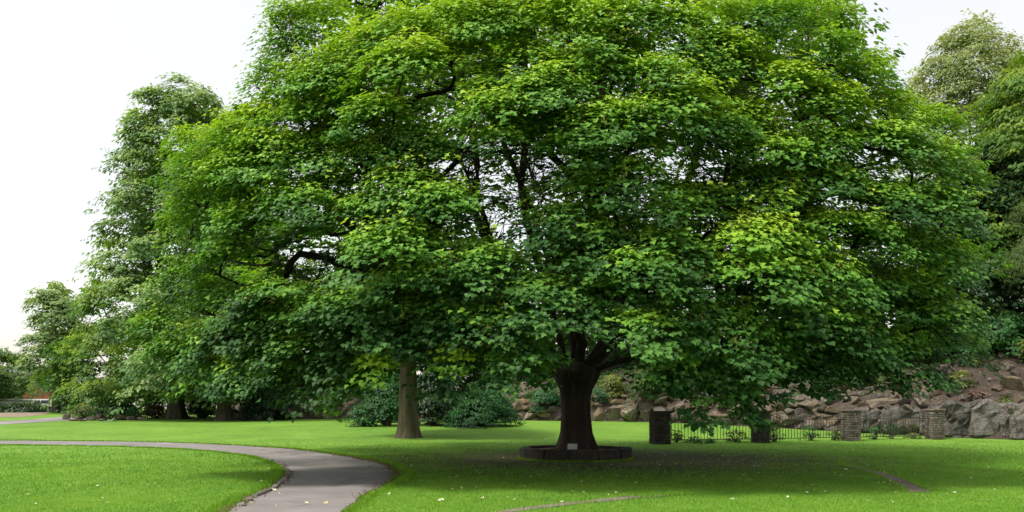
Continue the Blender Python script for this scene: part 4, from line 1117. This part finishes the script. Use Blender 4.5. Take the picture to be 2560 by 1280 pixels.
for k in range(3):
    A, B = Vector(PB[k]), Vector(PB[k + 1])
    dv = B - A; L = math.hypot(dv.x, dv.y); u = dv / L
    o = empty('iron_fence', tuple(A + u * (PW / 2)), 'black ' + flabels[k], 'fence', 'railing panels')
    o.rotation_euler = (0, 0, math.atan2(dv.y, dv.x))
    Ln = L - PW
    rise = dv.z / L
    for z in (.17, .98):
        r_ = link('rail', bm_mesh('rail', box_bm(Ln + .04, .014, .032, .003), M_iron), o, (Ln / 2, 0, z + rise * Ln / 2))
        r_.rotation_euler = (0, -math.atan(rise), 0)
    n = int(Ln / .146)
    for i in range(n):
        x = (i + .5) * Ln / n
        b_ = link('bar', BAR, o, (x + rb.uniform(-.006, .006), .017, .14 + rise * x))
        tall = 1.0 if i % 12 else 1.08
        b_.scale = (1, 1, tall); b_.rotation_euler = (rb.uniform(-.01, .01), rb.uniform(-.012, .012), 0)
        link('bar_tip', TIPM, o, (b_.location.x, .017, .14 + rise * x + tall + .034))
for k, (px, py, wpx, hpx, lb) in enumerate([(1692, 1107, 34, 34, 'straggly rose bush beside the leftmost pier'), (1735, 1108, 46, 16, 'low rose stems near the left end of the fence'), (1770, 1109, 40, 14, 'flat clump of plants at the fence foot'), (1840, 1106, 60, 34, 'leggy rose bush in front of the second pier'), (1938, 1105, 50, 50, 'tall thin rose bush just right of the second pier'), (2030, 1102, 44, 38, 'rose bush midway along the middle fence panel'), (2085, 1101, 40, 28, 'rose bush left of the third pier'), (2190, 1099, 36, 40, 'rose bush right of the third pier'), (2230, 1098, 44, 36, 'bare-stemmed rose bush on the right fence panel'), (2290, 1097, 46, 18, 'low dark plant left of the sunlit end pier')]):
    shrub('rose_bush', lb, px, py, wpx, hpx, M_laurel if k % 3 else M_olive, .075, .38, .35, 90 + k, group='rose bushes along the fence', depth=.4)

# ------------------------------------------------------------------ house, low building and car at the far left
HX0, HY0 = (-150 - CX) / FPX * 108, 108
house = empty('brick_house', (HX0 + 8.2, HY0, gz(HY0)), 'red brick house with a white window far off at the left edge', 'house')
HW = 14.5
link('wall', bm_mesh('wall', box_bm(HW, 5, 4.9, 0, -.2), M_brickm), house, (0, 2.5, 0))
bm = bmesh.new()
rv = [bm.verts.new(v) for v in ((-HW / 2 - .3, -.3, 4.7), (HW / 2 + .3, -.3, 4.7), (HW / 2 + .3, 5.3, 4.7), (-HW / 2 - .3, 5.3, 4.7), (-HW / 2 - .3, 2.5, 6.3), (HW / 2 + .3, 2.5, 6.3))]
for f in ((0, 1, 5, 4), (2, 3, 4, 5), (0, 4, 3), (1, 2, 5), (3, 2, 1, 0)): bm.faces.new([rv[i] for i in f])
roof = link('roof', bm_mesh('roof', bm, M_slate), house)
link('chimney', bm_mesh('chimney', box_bm(.8, .8, 1.6, .02, 5.8), M_brickm), roof, (-3.5, 2.5, 0))
WX = (36 - CX) / FPX * 108 - house.location.x
for wx_, wz in ((WX, 1.7), (WX - 3.2, 1.7), (WX + 7.2, 1.7), (WX, 3.6), (WX - 3.2, 3.6), (WX + 4, 3.6)):
    wn = link('window', bm_mesh('window', box_bm(.72, .06, .74, 0), M_glass), house, (wx_, -.02, wz + .35))
    for (sx, sz, dx, dz) in ((.86, .07, 0, .4), (.86, .07, 0, -.4), (.07, .74, -.4, 0), (.07, .74, .4, 0), (.05, .74, 0, 0)):
        link('frame', bm_mesh('frame', box_bm(sx, .08, sz, 0), M_white), wn, (dx, -.03, dz))
    link('sill', bm_mesh('sill', box_bm(1.0, .2, .08, .01), M_white), wn, (0, -.08, -.48))
GX = (20 - CX) / FPX * 94
gar = empty('low_building', (GX, 94, gz(94)), 'low white building with a thin flat roof behind the far hedge', 'building')
link('wall', bm_mesh('wall', box_bm(10.4, 3, 1.25, 0, -.1), M_white), gar, (0, 1.5, 0))
link('roof', bm_mesh('roof', box_bm(11.2, 3.8, .16, .02, 1.16), M_roofedge), gar, (0, 1.5, 0))
link('fascia', bm_mesh('fascia', box_bm(11.0, .06, .1, 0, 1.34), M_white), gar, (0, -.2, 0))
for k in range(4):
    dr = link('garage_door', bm_mesh('garage_door', box_bm(1.9, .05, .95, .01, 0), M_plaque), gar, (-3.6 + k * 2.4, -.03, .02))
car = empty('parked_car', ((112 - CX) / FPX * 87, 87, gz(87)), 'white parked car half hidden between the hedge and the small tree trunk', 'car')
bm = bmesh.new()
prof = [(-2.0, .28), (-2.0, .72), (-1.75, .82), (-1.2, .88), (-.75, 1.32), (.75, 1.40), (1.45, .98), (1.95, .90), (2.02, .5), (1.98, .28)]
fr = [bm.verts.new((x, -.82 if z < .95 else -.68, z)) for x, z in prof]
bk = [bm.verts.new((x, .82 if z < .95 else .68, z)) for x, z in prof]
bm.faces.new(fr); bm.faces.new(bk[::-1])
for i in range(len(prof)): bm.faces.new((fr[i], bk[i], bk[(i + 1) % len(prof)], fr[(i + 1) % len(prof)]))
bmesh.ops.recalc_face_normals(bm, faces=bm.faces[:])
bmesh.ops.bevel(bm, geom=bm.edges[:], offset=.05, segments=2, affect='EDGES')
link('body', bm_mesh('body', bm, M_white, False), car)
for x0, x1 in ((-.95, -.08), (.02, .95)):
    bm = bmesh.new()
    q = [bm.verts.new(v) for v in ((x0 + (.0 if x0 < -.5 else 0), -.80, .93), (x1 + (.2 if x1 > .5 else 0), -.80, .93), (x1 - (.12 if x1 > .5 else 0), -.715, 1.28), (x0 + (.3 if x0 < -.5 else 0), -.715, 1.26))]
    bm.faces.new(q)
    bmesh.ops.solidify(bm, geom=bm.faces[:], thickness=.03)
    link('side_window', bm_mesh('side_window', bm, M_glass), car)
for wx_ in (-1.25, 1.28):
    for wy in (-.78, .78):
        bm = bmesh.new(); bmesh.ops.create_cone(bm, cap_ends=True, segments=20, radius1=.31, radius2=.31, depth=.2)
        wh = link('wheel', bm_mesh('wheel', bm, M_tyre), car, (wx_, wy, .31)); wh.rotation_euler = (math.pi / 2, 0, 0)
for wy in (-.6, .6):
    link('headlight', bm_mesh('headlight', box_bm(.08, .3, .14, .02), M_plaque), car, (1.99, wy, .72))

# ------------------------------------------------------------------ grass blades, fallen leaves, litter
def inside(poly, x, y):
    r = np.zeros(len(x), bool); j = len(poly) - 1
    for i in range(len(poly)):
        xi, yi = poly[i]; xj, yj = poly[j]
        if yi != yj:
            r ^= ((yi > y) != (yj > y)) & (x < (xj - xi) * (y - yi) / (yj - yi) + xi)
        j = i
    return r
rg = np.random.default_rng(77)
N = 220000
Yb = 10.4 / (1 - rg.uniform(0, 1, N) * (1 - 10.4 / 36.0))
Xb = rg.uniform(-.72, .72, N) * Yb
ok = ~inside(PATH_POLY, Xb, Yb) & ~inside(OLD_POLY[0], Xb, Yb) & ~inside(OLD_POLY[1], Xb, Yb) & (np.hypot(Xb - TX, Yb - TY) > 1.74)
wear_shade = np.hypot((Xb - 3.0) * .75, Yb - 23.0)  # distance from the worn patch whose colour also carries the maple's shade
ok &= (rg.random(N) < np.clip((wear_shade - 2.5) / 5.0, .10, 1)) & (rg.random(N) < np.clip((36 - Yb) / 16, 0, 1))
Xb, Yb = Xb[ok], Yb[ok]; n = len(Xb)
hgt = (.022 + .022 * rg.random(n) ** 2) * np.clip(Yb / 13, 1, 2)
wid = .0045 * np.clip(Yb / 11, 1, 3)
an = rg.uniform(0, 6.283, n); ln = rg.uniform(0, 6.283, n); lm = rg.uniform(.2, 1.0, n) * hgt
zb = np.interp(Yb, _TY, _TZ) - .002
V = np.empty((n, 3, 3))
V[:, 0] = np.stack([Xb - np.cos(an) * wid, Yb - np.sin(an) * wid, zb], -1)
V[:, 1] = np.stack([Xb + np.cos(an) * wid, Yb + np.sin(an) * wid, zb], -1)
V[:, 2] = np.stack([Xb + np.cos(ln) * lm, Yb + np.sin(ln) * lm, zb + hgt], -1)
pt = np.array([mnoise.noise(Vector((x * .5, y * .5, 0))) + .7 * mnoise.noise(Vector((x * 2.1, y * 1.6, 4))) for x, y in zip(Xb, Yb)])
tn = .48 + .32 * pt + rg.normal(0, .10, n)
tag(link('grass', np_mesh('grass', V.reshape(-1, 3), np.arange(3 * n).reshape(-1, 3), M_blade, False, {'tint': np.repeat(np.clip(tn, 0, 1), 3)})), 'short mown green grass blades of the lawn', 'grass', kind='stuff')
# longer ragged tufts overhanging edges
def tufts(L, seed, count, spread):
    r = np.random.default_rng(seed)
    i = r.uniform(0, len(L) - 1.001, count); k = i.astype(int); f = (i - k)[:, None]
    p = L[k] * (1 - f) + L[k + 1] * f + r.normal(0, spread, (count, 2))
    return p
p = np.concatenate([tufts(margin(OUT, -1, [.16, .18, .2, .3, .4, .4, .28, .2, .15, .12, .1, .08], 3)[1], 1, 9000, .05), tufts(margin(IN, 1, [.2, .28, .3, .3, .25, .14, .1, .1, .1, .08, .08, .08], 4)[1], 2, 9000, .05), *[tufts(q_, 30 + i_, 420, .03) for i_, q_ in enumerate(STRIP)], np.stack([TX + 1.76 * np.cos(t_ := rg.uniform(0, 6.283, 2500)), TY + 1.76 * np.sin(t_)], -1) + rg.normal(0, .02, (2500, 2))])
n = len(p); hgt = rg.uniform(.03, .085, n); wid = .006 * np.clip(p[:, 1] / 11, 1, 3); an = rg.uniform(0, 6.283, n); ln = rg.uniform(0, 6.283, n); lm = rg.uniform(.2, .9, n) * hgt
zb = np.interp(p[:, 1], _TY, _TZ)
V = np.empty((n, 3, 3))
V[:, 0] = np.stack([p[:, 0] - np.cos(an) * wid, p[:, 1] - np.sin(an) * wid, zb], -1)
V[:, 1] = np.stack([p[:, 0] + np.cos(an) * wid, p[:, 1] + np.sin(an) * wid, zb], -1)
V[:, 2] = np.stack([p[:, 0] + np.cos(ln) * lm, p[:, 1] + np.sin(ln) * lm, zb + hgt], -1)
tag(link('edge_grass', np_mesh('edge_grass', V.reshape(-1, 3), np.arange(3 * n).reshape(-1, 3), M_blade, False, {'tint': np.repeat(np.clip(rg.normal(.5, .2, n), 0, 1), 3)})), 'ragged longer grass along the path edges', 'grass', kind='stuff')
# brown litter along the outer bend and the inner kerb
lit = np.concatenate([tufts(margin(OUT, -1, [.05] * 8, 6)[1][20:110], 5, 2600, .10), tufts(IN[10:75], 6, 700, .07)])
n = len(lit)
POSL = np.stack([lit[:, 0], lit[:, 1], np.interp(lit[:, 1], _TY, _TZ) + .016], -1)
tag(link('leaf_litter', leaves_mesh('leaf_litter', POSL, np.array([0, 0, 1.]) + rg.normal(0, .35, (n, 3)), rg.normal(0, 1, (n, 3)), rg.uniform(.02, .055, n), rg.uniform(0, .9, n), M_litter)), 'brown leaf litter gathered along the path edges', 'leaf litter', kind='stuff')
bl_n = 2600
px_ = rg.uniform(2230, 2700, bl_n); dvv = rg.uniform(.3, 9, bl_n)
PL = np.array([bp(a, b_) for a, b_ in zip(px_, dvv)]) + np.array([0, 0, .02])
tag(link('bank_litter', leaves_mesh('bank_litter', PL, np.array([0, -.3, 1.]) + rg.normal(0, .35, (bl_n, 3)), rg.normal(0, 1, (bl_n, 3)), rg.uniform(.05, .12, bl_n), rg.uniform(0, 1, bl_n), M_litter)), 'dry leaf litter strewn over the brown slope', 'leaf litter', kind='stuff')
# single fallen leaves
CURL_V = MAPLE_V.copy(); CURL_V[:, 2] = .18 * np.abs(CURL_V[:, 0]) * 2 + .10 * (CURL_V[:, 1] - .4) ** 2
FL = [np_mesh('fallen_leaf', CURL_V * np.array([sx, 1, 1]), MAPLE_F, M_fallen, False, {'tint': np.full(len(CURL_V), t)}) for t, sx in ((.2, .8), (.45, 1), (.6, .7), (.8, .9), (1, .75), (.9, 1))]
cnt = 0
while cnt < 290:
    zone = rg.random()
    if zone < .72: px, py = rg.uniform(1000, 2500), 1112 + 160 * rg.beta(1.6, 1.7)
    elif zone < .84: px, py = rg.uniform(40, 700), rg.uniform(1125, 1278)
    elif zone < .93: px, py = rg.uniform(600, 1600), rg.uniform(1072, 1112)
    else: px, py = rg.uniform(640, 980), rg.uniform(1140, 1270)
    g = G(px, py)
    onp = bool(inside(PATH_POLY, np.array([g[0]]), np.array([g[1]]))[0])
    if math.hypot(g[0] - TX, g[1] - TY) < 1.9: continue
    if any(math.hypot(g[0] - b[0], g[1] - b[1]) < .7 for b in PB): continue
    if onp: lb, gr = 'tiny dry leaf lying on the grey path', 'fallen leaves on the path'
    elif px < 720: lb, gr = 'tiny pale leaf on the open lawn left of the path', 'fallen leaves on the left lawn'
    elif py < 1112: lb, gr = 'tiny pale leaf on the sunny lawn behind the maple', 'fallen leaves on the back lawn'
    elif py > 1215: lb, gr = 'small pale leaf on the bright front lawn', 'fallen leaves on the front lawn'
    else: lb, gr = 'small pale leaf on the shaded grass under the maple', 'fallen leaves in the maple shade'
    o = tag(link('fallen_leaf', FL[int(rg.integers(0, 6))]), lb, 'leaf', gr)
    sc_ = float(rg.uniform(.035, .075)) * (1.25 if rg.random() < .15 else 1)
    o.scale = (sc_, sc_, sc_)
    o.location = (g[0], g[1], g[2] + (.016 if onp else .024))
    o.rotation_euler = (rg.uniform(-.5, .5), rg.uniform(-.5, .5), rg.uniform(0, 6.28))
    cnt += 1
print('tris', sum(len(o.data.loops) - 2 * len(o.data.polygons) for o in SC.objects if o.type == 'MESH'), 'objects', len(SC.objects))
